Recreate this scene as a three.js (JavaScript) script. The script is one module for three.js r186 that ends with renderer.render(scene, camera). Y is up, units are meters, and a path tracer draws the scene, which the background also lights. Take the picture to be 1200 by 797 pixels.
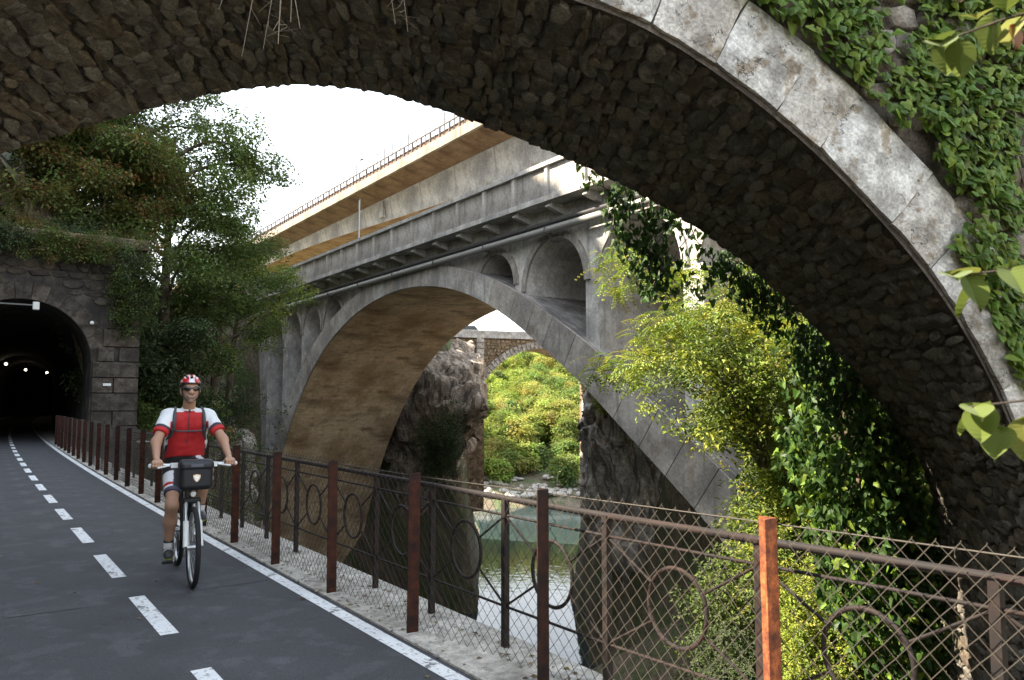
import * as THREE from 'three';
import { mergeGeometries, mergeVertices, toCreasedNormals } from 'three/addons/utils/BufferGeometryUtils.js';
import { RoundedBoxGeometry } from 'three/addons/geometries/RoundedBoxGeometry.js';

// ---------- camera, sky, sun, exposure ----------
const scene = new THREE.Scene();
const camera = new THREE.PerspectiveCamera(47.06, 1024 / 680, 0.1, 3000);
camera.position.set(0, 1.6, 0);
camera.rotation.order = 'YXZ';
camera.rotation.set(THREE.MathUtils.degToRad(4.5), THREE.MathUtils.degToRad(-35), 0);
camera.focus = 9; camera.userData.fStop = 5; scene.add(camera);
const renderer = new THREE.WebGLRenderer({ antialias: true });
renderer.setSize(1024, 680);
renderer.toneMapping = THREE.LinearToneMapping;
renderer.toneMappingExposure = 5.3;
renderer.shadowMap.enabled = true;
const SUN = new THREE.Vector3(-0.631, 0.707, -0.318).normalize();
{ // hazy bright late-summer sky, computed: air only
  const w = 256, h = 128, d = new Float32Array(w * h * 4), v = new THREE.Vector3();
  for (let j = 0; j < h; j++) for (let i = 0; i < w; i++) {
    const th = ((i + 0.5) / w - 0.5) * 2 * Math.PI, el = ((j + 0.5) / h - 0.5) * Math.PI;
    v.set(Math.cos(el) * Math.cos(th), Math.sin(el), Math.cos(el) * Math.sin(th));
    const up = Math.max(0, v.y), hz = Math.pow(1 - up, 2.6), g = Math.max(0, v.dot(SUN));
    const glow = 0.55 * Math.pow(g, 5) + 0.9 * Math.pow(g, 40);
    const k = (j * w + i) * 4;
    d[k] = 0.62 * (0.54 + 0.60 * hz + glow); d[k + 1] = 0.62 * (0.64 + 0.52 * hz + glow * 0.95); d[k + 2] = 0.62 * (0.78 + 0.37 * hz + glow * 0.85); d[k + 3] = 1;
  }
  const t = new THREE.DataTexture(d, w, h, THREE.RGBAFormat, THREE.FloatType);
  t.mapping = THREE.EquirectangularReflectionMapping; t.magFilter = THREE.LinearFilter; t.minFilter = THREE.LinearFilter; t.needsUpdate = true;
  scene.background = t; scene.environment = t;
}
const sun = new THREE.DirectionalLight(new THREE.Color(1, 0.90, 0.74), 4.3);
sun.position.copy(SUN).multiplyScalar(220).add(new THREE.Vector3(25, 0, -40)); sun.target.position.set(25, 0, -40);
sun.castShadow = true; sun.shadow.mapSize.set(2048, 2048); sun.shadow.radius = 1;
Object.assign(sun.shadow.camera, { left: -140, right: 140, top: 140, bottom: -140, near: 1, far: 600 });
scene.add(sun, sun.target);

// ---------- helpers ----------
let seed = 7;
function srand(s) { seed = s >>> 0; }
function rnd() { seed = (seed + 0x6D2B79F5) | 0; let t = Math.imul(seed ^ (seed >>> 15), 1 | seed); t = (t + Math.imul(t ^ (t >>> 7), 61 | t)) ^ t; return ((t ^ (t >>> 14)) >>> 0) / 4294967296; }
const R = (a, b) => a + (b - a) * rnd();
const pick = a => a[Math.floor(rnd() * a.length)];
const V = (x, y, z) => new THREE.Vector3(x, y, z);
const W = (b, y, a) => new THREE.Vector3(b, y, -a);            // b right of the path, a along the path
const lerp = (a, b, t) => a + (b - a) * t, clamp = (x, a, b) => Math.min(b, Math.max(a, x));
const sst = (a, b, x) => { const t = clamp((x - a) / (b - a), 0, 1); return t * t * (3 - 2 * t); };
function hash3(x, y, z) { let h = Math.imul(x, 374761393) + Math.imul(y, 668265263) + Math.imul(z, 2147483647 ^ 0x5bd1e995); h = Math.imul(h ^ (h >>> 13), 1274126177); return ((h ^ (h >>> 16)) >>> 0) / 4294967296; }
function vnoise(x, y, z) {
  const i = Math.floor(x), j = Math.floor(y), k = Math.floor(z); let u = x - i, v = y - j, w = z - k;
  u = u * u * (3 - 2 * u); v = v * v * (3 - 2 * v); w = w * w * (3 - 2 * w);
  const L = (a, b, t) => a + (b - a) * t;
  return L(L(L(hash3(i, j, k), hash3(i + 1, j, k), u), L(hash3(i, j + 1, k), hash3(i + 1, j + 1, k), u), v),
    L(L(hash3(i, j, k + 1), hash3(i + 1, j, k + 1), u), L(hash3(i, j + 1, k + 1), hash3(i + 1, j + 1, k + 1), u), v), w);
}
function fbm(x, y, z, o = 4) { let s = 0, a = 0.5, n = 0; for (let i = 0; i < o; i++) { s += a * vnoise(x, y, z); n += a; a *= 0.5; x = x * 2.03 + 17.1; y = y * 2.03 + 5.3; z = z * 2.03 + 9.7; } return s / n; }
const used = {};
function numbered(n) { if (used[n] === undefined) { used[n] = 0; return n; } used[n]++; return n + '_' + String(used[n]).padStart(3, '0'); }
function shadow(o) { o.traverse(m => { if (m.isMesh) { m.castShadow = true; m.receiveShadow = true; } }); return o; }
function thing(name, label, category, pos = [0, 0, 0], turn = 0, group) {
  const o = new THREE.Group(); o.name = numbered(name); o.position.set(...pos); o.rotation.y = turn;
  o.userData = { label, category }; if (group) o.userData.group = group; scene.add(o); return o;
}
function part(name, geo, mat, parent) { const m = new THREE.Mesh(geo, mat); m.name = name; m.castShadow = m.receiveShadow = true; parent.add(m); return m; }
function struct(name, geo, mat) { const m = new THREE.Mesh(geo, mat); m.name = numbered(name); m.castShadow = m.receiveShadow = true; m.userData = { kind: 'structure', label: name.replace(/_/g, ' ') }; scene.add(m); return m; }
function boxUV(g, s = 1) { // box projected uv, in metres / s
  if (g.index) g = g.toNonIndexed();
  const p = g.attributes.position, uv = new Float32Array(p.count * 2), A = V(), B = V(), C = V(), n = V();
  for (let i = 0; i < p.count; i += 3) {
    A.fromBufferAttribute(p, i); B.fromBufferAttribute(p, i + 1); C.fromBufferAttribute(p, i + 2);
    n.copy(B).sub(A).cross(C.clone().sub(A)); const ax = Math.abs(n.x), ay = Math.abs(n.y), az = Math.abs(n.z);
    [A, B, C].forEach((q, k) => {
      let u, v; if (ay >= ax && ay >= az) { u = q.x; v = q.z; } else if (ax >= az) { u = q.z; v = q.y; } else { u = q.x; v = q.y; }
      uv[(i + k) * 2] = u / s; uv[(i + k) * 2 + 1] = v / s;
    });
  }
  g.setAttribute('uv', new THREE.BufferAttribute(uv, 2)); return g;
}
function box(x0, x1, y0, y1, z0, z1) { const g = new THREE.BoxGeometry(x1 - x0, y1 - y0, z1 - z0); g.translate((x0 + x1) / 2, (y0 + y1) / 2, (z0 + z1) / 2); return g; }
function clean(g, keepUV = true) { if (g.index) g = g.toNonIndexed(); for (const k of Object.keys(g.attributes)) if (!['position', 'normal'].includes(k) && !(keepUV && k === 'uv')) g.deleteAttribute(k); return g; }
function merge(list, keepUV = true) { return mergeGeometries(list.map(g => clean(g, keepUV)), false); }
function bar(p, q, r, sides = 6) { // cylinder between two points
  const d = q.clone().sub(p), L = d.length(), g = new THREE.CylinderGeometry(r, r, L, sides);
  g.applyQuaternion(new THREE.Quaternion().setFromUnitVectors(V(0, 1, 0), d.normalize())); g.translate((p.x + q.x) / 2, (p.y + q.y) / 2, (p.z + q.z) / 2); return g;
}
function tube(pts, r, seg = 24, sides = 6) { return new THREE.TubeGeometry(new THREE.CatmullRomCurve3(pts), seg, r, sides); }
function taper(pts, r0, r1, sides = 6, seg = 10) { // tapered tube
  const c = new THREE.CatmullRomCurve3(pts), g = new THREE.TubeGeometry(c, seg, 1, sides), p = g.attributes.position, q = V();
  for (let i = 0; i <= seg; i++) { c.getPointAt(i / seg, q); const r = lerp(r0, r1, i / seg);
    for (let k = 0; k <= sides; k++) { const m = i * (sides + 1) + k; p.setXYZ(m, q.x + (p.getX(m) - q.x) * r, q.y + (p.getY(m) - q.y) * r, q.z + (p.getZ(m) - q.z) * r); } }
  return g;
}
function prismZ(poly, z0, z1) { // polygon in x,y extruded along z
  const s = new THREE.Shape(poly.map(p => new THREE.Vector2(p[0], p[1]))); const g = new THREE.ExtrudeGeometry(s, { depth: z1 - z0, bevelEnabled: false }); g.translate(0, 0, z0); return g;
}
function prismB(poly, b0, b1) { // polygon given as (a, y), extruded over b: world x from b0 to b1
  const g = prismZ(poly, b0, b1); // x=a, y=y, z=b  ->  x=b, y, z=-a
  g.applyMatrix4(new THREE.Matrix4().set(0, 0, 1, 0, 0, 1, 0, 0, -1, 0, 0, 0, 0, 0, 0, 1)); return g;
}
function surfaceNets(sdf, mn, mx, cell) {
  const nx = Math.ceil((mx[0] - mn[0]) / cell) + 1, ny = Math.ceil((mx[1] - mn[1]) / cell) + 1, nz = Math.ceil((mx[2] - mn[2]) / cell) + 1;
  const f = new Float32Array(nx * ny * nz), id = (i, j, k) => (k * ny + j) * nx + i;
  for (let k = 0; k < nz; k++) for (let j = 0; j < ny; j++) for (let i = 0; i < nx; i++) f[id(i, j, k)] = sdf(mn[0] + i * cell, mn[1] + j * cell, mn[2] + k * cell);
  const vi = new Int32Array(nx * ny * nz).fill(-1), pos = [], idx = [];
  const cs = [[0, 0, 0], [1, 0, 0], [0, 1, 0], [1, 1, 0], [0, 0, 1], [1, 0, 1], [0, 1, 1], [1, 1, 1]], es = [[0, 1], [2, 3], [4, 5], [6, 7], [0, 2], [1, 3], [4, 6], [5, 7], [0, 4], [1, 5], [2, 6], [3, 7]];
  for (let k = 0; k < nz - 1; k++) for (let j = 0; j < ny - 1; j++) for (let i = 0; i < nx - 1; i++) {
    const c = cs.map(q => f[id(i + q[0], j + q[1], k + q[2])]); let m = 0; for (let q = 0; q < 8; q++) if (c[q] < 0) m |= 1 << q;
    if (m === 0 || m === 255) continue; let x = 0, y = 0, z = 0, n = 0;
    for (const [a, b] of es) if ((c[a] < 0) !== (c[b] < 0)) { const t = c[a] / (c[a] - c[b]); x += lerp(cs[a][0], cs[b][0], t); y += lerp(cs[a][1], cs[b][1], t); z += lerp(cs[a][2], cs[b][2], t); n++; }
    vi[id(i, j, k)] = pos.length / 3; pos.push(mn[0] + (i + x / n) * cell, mn[1] + (j + y / n) * cell, mn[2] + (k + z / n) * cell);
  }
  const quad = (a, b, c, d, fl) => { if (a < 0 || b < 0 || c < 0 || d < 0) return; if (fl) idx.push(a, b, c, a, c, d); else idx.push(a, c, b, a, d, c); };
  for (let k = 1; k < nz - 1; k++) for (let j = 1; j < ny - 1; j++) for (let i = 1; i < nx - 1; i++) {
    const s = f[id(i, j, k)] < 0;
    if (s !== (f[id(i + 1, j, k)] < 0)) quad(vi[id(i, j - 1, k - 1)], vi[id(i, j, k - 1)], vi[id(i, j, k)], vi[id(i, j - 1, k)], s);
    if (s !== (f[id(i, j + 1, k)] < 0)) quad(vi[id(i - 1, j, k - 1)], vi[id(i - 1, j, k)], vi[id(i, j, k)], vi[id(i, j, k - 1)], s);
    if (s !== (f[id(i, j, k + 1)] < 0)) quad(vi[id(i - 1, j - 1, k)], vi[id(i, j - 1, k)], vi[id(i, j, k)], vi[id(i - 1, j, k)], s);
  }
  const g = new THREE.BufferGeometry(); g.setAttribute('position', new THREE.Float32BufferAttribute(pos, 3)); g.setIndex(idx); g.computeVertexNormals(); return g;
}
function paint(g, fn) { const p = g.attributes.position, n = g.attributes.normal, c = new Float32Array(p.count * 3), P = V(), N = V(); for (let i = 0; i < p.count; i++) { P.fromBufferAttribute(p, i); if (n) N.fromBufferAttribute(n, i); c.set(fn(P, N), i * 3); } g.setAttribute('color', new THREE.BufferAttribute(c, 3)); return g; }

// ---------- textures ----------
function tileNoise(per) { const t = new Float32Array(per * per).map(() => rnd()); return (x, y) => { const i = Math.floor(x), j = Math.floor(y); let u = x - i, v = y - j; u = u * u * (3 - 2 * u); v = v * v * (3 - 2 * v); const q = (a, b) => t[((b % per + per) % per) * per + (a % per + per) % per]; return lerp(lerp(q(i, j), q(i + 1, j), u), lerp(q(i, j + 1), q(i + 1, j + 1), u), v); }; }
function tileFbm(base, oct) { const ns = []; for (let i = 0; i < oct; i++) ns.push([tileNoise(base << i), base << i]); return (u, v) => { let s = 0, a = 0.5, n = 0; for (const [f, p] of ns) { s += a * f(u * p, v * p); n += a; a *= 0.55; } return s / n; }; }
function tex(size, fn, color = true, rx = 1, ry = 1) {
  const d = new Uint8Array(size * size * 4);
  for (let j = 0; j < size; j++) for (let i = 0; i < size; i++) { const c = fn(i / size, j / size), k = (j * size + i) * 4; if (color) { d[k] = clamp(c[0], 0, 255); d[k + 1] = clamp(c[1], 0, 255); d[k + 2] = clamp(c[2], 0, 255); } else d[k] = d[k + 1] = d[k + 2] = clamp(c * 255, 0, 255); d[k + 3] = 255; }
  const t = new THREE.DataTexture(d, size, size, THREE.RGBAFormat); t.wrapS = t.wrapT = THREE.RepeatWrapping; t.magFilter = THREE.LinearFilter; t.minFilter = THREE.LinearMipmapLinearFilter; t.generateMipmaps = true; if (color) t.colorSpace = THREE.SRGBColorSpace; t.repeat.set(rx, ry); t.needsUpdate = true; return t;
}
srand(11);
const nA = tileFbm(4, 6), nB = tileFbm(8, 5), nC = tileFbm(64, 3), nS = tileFbm(3, 5), nV = tileNoise(64), nH = tileNoise(32);
const mixc = (a, b, t) => [lerp(a[0], b[0], t), lerp(a[1], b[1], t), lerp(a[2], b[2], t)];
const mulc = (a, k) => [a[0] * k, a[1] * k, a[2] * k];
// weathered concrete: blotches and dark rain streaks running down
const concreteT = tex(512, (u, v) => { const bl = nA(u, v), st = nV(u * 64, v * 3) * 0.6 + nH(u * 32, v * 2) * 0.4, gr = nC(u, v); let c = mixc([150, 146, 142], [196, 191, 184], sst(0.3, 0.7, bl)); c = mixc(c, [104, 100, 97], sst(0.62, 0.9, st) * 0.4); c = mixc(c, [120, 116, 112], sst(0.5, 0.68, nS(u, v)) * 0.4); c = mixc(c, [120, 100, 78], sst(0.62, 0.8, nB(u, v)) * 0.35); return mulc(c, 0.86 + 0.28 * gr); });
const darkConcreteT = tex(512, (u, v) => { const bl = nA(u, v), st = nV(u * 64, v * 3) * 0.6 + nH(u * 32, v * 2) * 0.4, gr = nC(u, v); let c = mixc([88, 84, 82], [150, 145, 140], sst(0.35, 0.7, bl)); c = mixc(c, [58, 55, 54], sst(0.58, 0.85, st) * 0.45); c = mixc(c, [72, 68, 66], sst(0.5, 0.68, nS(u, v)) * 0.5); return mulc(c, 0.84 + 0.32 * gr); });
// board-marked soffit, ochre brown painted in for bounced light; stains, lime streaks along boards
const soffitT = tex(512, (u, v) => { const bd = nV(u * 3, v * 64), bl = nA(u, v), st = nS(u, v), gr = nC(u, v); let c = mixc([214, 186, 150], [230, 203, 165], bd); c = mixc(c, [116, 90, 66], sst(0.5, 0.75, nA(u, v * 2)) * 0.6); c = mixc(c, [128, 100, 72], sst(0.5, 0.66, bl) * 0.35); c = mixc(c, [232, 208, 172], sst(0.64, 0.74, nB(u, v * 3)) * 0.5); c = mixc(c, [156, 120, 84], sst(0.5, 0.7, st) * 0.5); return mulc(c, 0.88 + 0.24 * gr); });
const stoneT = tex(512, (u, v) => { const bl = nA(u, v), b2 = nB(u, v), gr = nC(u, v); let c = mixc([120, 112, 104], [186, 180, 172], sst(0.3, 0.72, bl)); c = mixc(c, [84, 72, 60], sst(0.55, 0.75, b2) * 0.6); return mulc(c, 0.74 + 0.5 * gr); });
const ringT = tex(512, (u, v) => { const bl = nA(u, v), b2 = nB(u, v), gr = nC(u, v), s = nS(u, v); let c = mixc([168, 163, 157], [222, 218, 212], sst(0.3, 0.7, bl)); c = mixc(c, [112, 106, 100], sst(0.56, 0.72, s) * 0.6); c = mixc(c, [122, 104, 82], sst(0.6, 0.76, b2) * 0.6); if (Math.abs(bl - 0.46) < 0.006 && b2 > 0.5) c = mulc(c, 0.6); return mulc(c, 0.8 + 0.4 * gr); });
const stoneB = tex(512, (u, v) => 0.5 * nA(u, v) + 0.3 * nB(u, v) + 0.2 * nC(u, v), false);
const asphaltT = tex(512, (u, v) => { const g = rnd(), bl = nA(u, v); const cr = Math.abs(nS(u, v) - 0.5) < 0.0035 && nB(u, v) > 0.52 ? -16 : 0; const k = 52 + 24 * (bl - 0.5) + 10 * sst(0.55, 0.7, nB(u, v)) + cr + (g < 0.07 ? 50 * rnd() : (g - 0.5) * 24); return [k * 0.98, k * 0.98, k * 1.04]; });
const asphaltB = tex(512, () => rnd(), false);
const rustT = tex(256, (u, v) => { const a = nB(u, v), g = nC(u, v); let c = mixc([104, 54, 30], [168, 92, 48], sst(0.3, 0.7, a)); c = mixc(c, [58, 30, 22], sst(0.55, 0.8, nA(u, v)) * 0.8); return mulc(c, 0.7 + 0.6 * g); });
const gravelT = tex(512, (u, v) => { const g = nC(u, v), a = nB(u, v), b = rnd(); return mulc(mixc([120, 114, 106], [196, 190, 180], a), 0.62 + 0.5 * g + 0.25 * b); });
const soilT = tex(512, (u, v) => { const g = nC(u, v), a = nA(u, v), b = nB(u, v); let c = mixc([74, 64, 50], [118, 106, 88], b); c = mixc(c, [62, 78, 36], sst(0.45, 0.65, a) * 0.8); return mulc(c, 0.6 + 0.8 * g); });
const rockT = tex(1024, (u, v) => { const bl = nA(u, v), b2 = nB(u, v), gr = nC(u, v), st = nH(u * 32, v * 5) * 0.6 + nS(u, v) * 0.5; let c = mixc([134, 128, 122], [200, 193, 184], sst(0.3, 0.7, bl)); c = mixc(c, [76, 72, 70], sst(0.5, 0.78, st) * 0.7); c = mixc(c, [204, 198, 190], sst(0.84, 0.97, nV(u * 64 + 31, v * 5)) * 0.5); c = mixc(c, [104, 82, 58], sst(0.55, 0.75, b2) * 0.55); return mulc(c, 0.7 + 0.6 * gr); });
const paintT = tex(256, (u, v) => { const g = nC(u, v), a = nB(u, v); return mulc(mixc([198, 198, 200], [228, 228, 228], a), nA(u, v) > 0.63 && g > 0.5 ? 0.5 : g > 0.66 ? 0.72 : 0.92 + 0.1 * g); });
const barkT = tex(256, (u, v) => mulc(mixc([66, 54, 44], [120, 106, 90], nV(u * 32, v * 4)), 0.7 + 0.6 * nC(u, v)));
const M = {};
const std = (o) => new THREE.MeshStandardMaterial({ roughness: 0.92, metalness: 0, ...o });
M.concrete = std({ map: concreteT, bumpMap: stoneB, bumpScale: 0.01 });
M.darkConcrete = std({ map: darkConcreteT, bumpMap: stoneB, bumpScale: 0.015 });
M.soffit = std({ map: soffitT, bumpMap: stoneB, bumpScale: 0.012 });
M.asphalt = std({ map: asphaltT, bumpMap: asphaltB, bumpScale: 0.002, roughness: 0.88 });
M.patch = std({ map: asphaltT, color: 0xffffff, bumpMap: asphaltB, bumpScale: 0.002 });
M.paint = std({ map: paintT, roughness: 0.7 });
M.gravel = std({ map: gravelT, bumpMap: stoneB, bumpScale: 0.02 });
M.soil = std({ map: soilT, bumpMap: stoneB, bumpScale: 0.05 });
M.rock = std({ map: rockT, bumpMap: stoneB, bumpScale: 0.08 });
M.rust = std({ map: rustT, bumpMap: stoneB, bumpScale: 0.002, roughness: 0.9 });
M.iron = std({ color: 0x2b2522, roughness: 0.75, metalness: 0.3 });
M.wire = std({ color: 0x464039, roughness: 0.65, metalness: 0.4 });
M.bark = std({ map: barkT, bumpMap: stoneB, bumpScale: 0.02 });
const stoneMats = [0xd8d4d0, 0xc4beb8, 0xe8e4de, 0xb4a898].map(c => std({ map: stoneT, color: c, bumpMap: stoneB, bumpScale: 0.02 }));
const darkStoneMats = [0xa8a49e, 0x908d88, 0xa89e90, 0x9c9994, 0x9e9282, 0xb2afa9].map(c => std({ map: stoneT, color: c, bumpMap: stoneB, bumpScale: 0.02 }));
const mortar = std({ map: stoneT, color: 0x8e867e, bumpMap: stoneB, bumpScale: 0.03 });
// ---------- setting: path, water, terrain ----------
const shift = a => a > 12 ? 0.0006 * (a - 12) * (a - 12) : 0;     // the path drifts gently right into the tunnel
function ribbon(x0, x1, a0, a1, y, step = 1, uvs = 1.5) {
  const n = Math.max(1, Math.ceil((a1 - a0) / step)), pos = [], uv = [], idx = [];
  for (let i = 0; i <= n; i++) { const a = lerp(a0, a1, i / n), s = shift(a); pos.push(x0 + s, y, -a, x1 + s, y, -a); uv.push(x0 / uvs, a / uvs, x1 / uvs, a / uvs); if (i) { const k = i * 2; idx.push(k - 2, k - 1, k + 1, k - 2, k + 1, k); } }
  const g = new THREE.BufferGeometry(); g.setAttribute('position', new THREE.Float32BufferAttribute(pos, 3)); g.setAttribute('uv', new THREE.Float32BufferAttribute(uv, 2)); g.setIndex(idx); g.computeVertexNormals(); return g;
}
struct('cycle_path', ribbon(-0.35, 2.5, -12, 130, 0, 1), M.asphalt).userData.label = 'dark asphalt cycle path running into the tunnel';
struct('edge_line', ribbon(2.35, 2.46, -12, 120, 0.004), M.paint).userData.label = 'solid white edge line along the cycle path';
struct('edge_line', ribbon(-0.22, -0.11, -12, 120, 0.004), M.paint).userData.label = 'solid white edge line on the far side of the path';
for (let a = -0.52, i = 0; a < 62; a += 2.13, i++) struct('lane_dash', ribbon(1.175, 1.295, a, a + 1.27, 0.004), M.paint).userData.label = 'white centre line dash on the cycle path';
M.patch.color.setRGB(1.25, 1.22, 1.18);
struct('asphalt_patch', ribbon(0.32, 0.86, 7.0, 7.22, 0.003), M.patch).userData.label = 'pale mended strip in the asphalt';
struct('asphalt_patch', ribbon(1.72, 2.26, 7.1, 7.33, 0.003), M.patch).userData.label = 'pale mended strip in the asphalt';
{ // concrete edge beam under the fence
  const g = []; for (let a = -12; a < 34; a += 2) { const s = shift(a + 1); g.push(box(2.5 + s, 3.12 + s, -1.2, 0.015, -a - 2, -a)); }
  struct('path_edge_beam', boxUV(merge(g), 3), M.gravel).userData.label = 'pale concrete edge strip between path and fence';
}
// gorge outline (b, a)
const gorge = [[3.0, -40], [3.0, 35], [8.5, 37], [12, 44], [15.5, 52], [18, 60], [19.5, 69], [28, 74], [33, 67], [36.5, 58.5], [44.5, 71], [60, 95], [71, 116], [92, 104], [122, 83], [160, 57], [160, 38], [110, 64], [78, 84], [66, 77], [46, 55], [37, 42], [34, 36], [28, 25], [21.5, 18], [16, 13], [12.5, 8], [10.6, 1], [10.4, -40]];
function gdist(b, a) { // signed: > 0 inside the gorge
  let ins = false, d = 1e9;
  for (let i = 0, j = gorge.length - 1; i < gorge.length; j = i++) {
    const [x1, y1] = gorge[i], [x2, y2] = gorge[j];
    if ((y1 > a) !== (y2 > a) && b < (x2 - x1) * (a - y1) / (y2 - y1) + x1) ins = !ins;
    const dx = x2 - x1, dy = y2 - y1, t = clamp(((b - x1) * dx + (a - y1) * dy) / (dx * dx + dy * dy), 0, 1);
    d = Math.min(d, Math.hypot(b - x1 - dx * t, a - y1 - dy * t));
  }
  return ins ? d : -d;
}
function crest(a) { const k = [[-60, 16], [0, 16.2], [9.8, 16.4], [11.5, 18], [16, 20], [25, 24], [30, 34], [36, 44], [40, 45], [44.5, 50], [52, 58], [80, 60], [110, 50], [200, 22], [400, 20]]; for (let i = 1; i < k.length; i++) if (a < k[i][0]) return lerp(k[i - 1][1], k[i][1], sst(k[i - 1][0], k[i][0], a)); return 20; }
const WL = -16.4;
function plateau(b, a) {
  const n = fbm(b * 0.16, 3, a * 0.16, 4) - 0.5;
  const fall = sst(-46, -15, b);
  const hillF = (() => { // far side hill, a > 34
    const up = 7.4 + (a - 35) * 0.34 + clamp(5 - b, 0, 13) * 0.9; return Math.min(up, 7.4 + 12 * sst(35, 70, a) + clamp(5 - b, 0, 13) * 0.9) * lerp(0.15, 1, fall); })();
  const left = crest(a) * sst(-2.4, -13, b) * fall;
  let y;
  if (b < 3.4 && a < 35) y = left - 0.05;
  else if (a >= 34 && b < 60 && a > 34 + (b - 40) * 1.25) { y = hillF; if (b > 5.6) y = lerp(y, 1.2 + (a - 37) * 0.26, sst(5.6, 8.5, b)); if (b < -2) y = Math.max(y, left); y = Math.min(y, b > 14 ? 10.2 + (a - 66) * 0.12 : 99); }
  else { // right bank
    y = -2.6 + Math.max(0, b - 13) * 0.1 + sst(12, 26, b) * 2.5; const r = (b - 34) - (a - 30) * 0.75; y += sst(0, 16, r) * 10;
    if (a > 24) y = Math.min(y, 6.5);
    if (b > 46 || a > 60) y = lerp(y, -9 + sst(0, 30, r) * 6, sst(50, 75, b));
  }
  return y + n * (b < 3.4 && a < 34 ? (b < -2.5 ? 1.6 : 0) : 2.2);
}
function farHill(b, a) { // wooded slope beyond the river bend
  const d = (b * 0.574 + a * 0.819) - 142; // distance beyond the shore along the valley
  const lat = b * 0.819 - a * 0.574;
  return WL + 0.2 + clamp(d + 14, 0, 18) * 0.16 + Math.max(0, d) * 0.235 - Math.max(0, d - 118) * 0.3 + Math.max(0, -lat - 60) * 0.0 + 3 * (fbm(b * 0.03, 1, a * 0.03, 3) - 0.5) * sst(0, 30, d);
}
function ground(b, a) {
  const d = gdist(b, a), far = b * 0.574 + a * 0.819;
  let top = plateau(b, a);
  const fh = farHill(b, a), k = sst(90, 108, far);
  let y;
  const wobble = 1.4 * (fbm(b * 0.35, 8, a * 0.35, 3) - 0.5);
  const bed = WL - 2.2;
  const edge = a < 36 && b < 4.2 ? sst(0.0, -0.06, -d + 0.06) : 0;
  let bank = lerp(bed, top, 1 - sst(-3.2 + wobble, 1.6 + wobble, d));
  if (b < 6 && a < 34.5) bank = d > 0.02 ? lerp(-3, bed, sst(0.0, 2.2, d)) : top; // retaining wall under the path
  // gravel bar below the concrete bridge, right shore
  const bar = -9.4 - 1.05 * Math.max(0, Math.hypot((b - 32) * 0.9, (a - 24) * 0.62) - 3.0);
  if (bar > bank && d > -1) bank = bar + 0.25 * (fbm(b, 1, a, 3) - 0.5);
  y = lerp(bank, Math.max(fh, d > 0 ? bed : fh), k);
  if (k > 0 && d > 0) y = lerp(y, Math.min(WL - 0.3, bed + 1.2), sst(0, 3, d) * k);
  return y;
}
{
  const grid = (b0, b1, a0, a1, st, hole) => {
    const nx = Math.round((b1 - b0) / st), nz = Math.round((a1 - a0) / st), pos = [], idx = [], uv = [];
    for (let j = 0; j <= nz; j++) for (let i = 0; i <= nx; i++) { const b = b0 + i * st, a = a0 + j * st; pos.push(b, ground(b, a), -a); }
    for (let j = 0; j < nz; j++) for (let i = 0; i < nx; i++) { const b = b0 + (i + 0.5) * st, a = a0 + (j + 0.5) * st; if (hole && hole(b, a)) continue; const k = j * (nx + 1) + i; idx.push(k, k + 1, k + nx + 2, k, k + nx + 2, k + nx + 1); }
    let g = new THREE.BufferGeometry(); g.setAttribute('position', new THREE.Float32BufferAttribute(pos, 3)); g.setIndex(idx); g.computeVertexNormals(); return g;
  };
  const near = grid(-40, 70, -30, 100, 0.7, (b, a) => (b > -2.2 && b < 5.4 && a > 33 && a < 37.4));
  const tri = (g) => { const u = new Float32Array(g.attributes.position.count * 2), p = g.attributes.position; for (let i = 0; i < p.count; i++) { u[i * 2] = (p.getX(i) + p.getY(i) * 0.35) / 7; u[i * 2 + 1] = (p.getZ(i) + p.getY(i) * 0.8) / 7; } g.setAttribute('uv', new THREE.BufferAttribute(u, 2)); return g; };
  struct('gorge_terrain', tri(near), M.soil).userData.label = 'rocky earth banks and hillside around the gorge';
  const far = grid(-250, 650, -30, 660, 6, (b, a) => b > -39 && b < 69 && a > -29 && a < 99);
  { const p = far.attributes.position; for (let i = 0; i < p.count; i++) { const b = p.getX(i), a = -p.getZ(i); if (b > -42 && b < 72 && a > -32 && a < 102 && (b > -38 && b < 68 && a > -28 && a < 98)) p.setY(i, ground(b, a) - 0.4); if (b < -40) p.setY(i, Math.min(p.getY(i), 6)); } }
  struct('valley_terrain', tri(far), M.soil).userData.label = 'valley floor and far hillside';
}
{ // river
  const g = new THREE.PlaneGeometry(260, 260, 1, 1); g.rotateX(-Math.PI / 2); g.translate(60, WL, -60);
  srand(5); const wn = tileFbm(16, 4); const wb = tex(512, (u, v) => wn(u, v), false, 26, 26);
  const m = new THREE.MeshPhysicalMaterial({ color: new THREE.Color(0.03, 0.045, 0.045), roughness: 0.03, metalness: 0, ior: 1.33, bumpMap: wb, bumpScale: 0.012 });
  struct('river_water', g, m).userData.label = 'calm green river in the gorge';
}
{ // retaining wall below the path
  const g = []; for (let a = -12; a < 34; a += 2) { const s = shift(a + 1); g.push(box(1.9 + s, 2.95 + s, -19, -1.15, -a - 2, -a)); }
  const w = thing('retaining_wall', 'tall stone retaining wall carrying the cycle path above the river', 'wall'); part('wall_face', boxUV(merge(g), 3), mortar, w);
}
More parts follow.
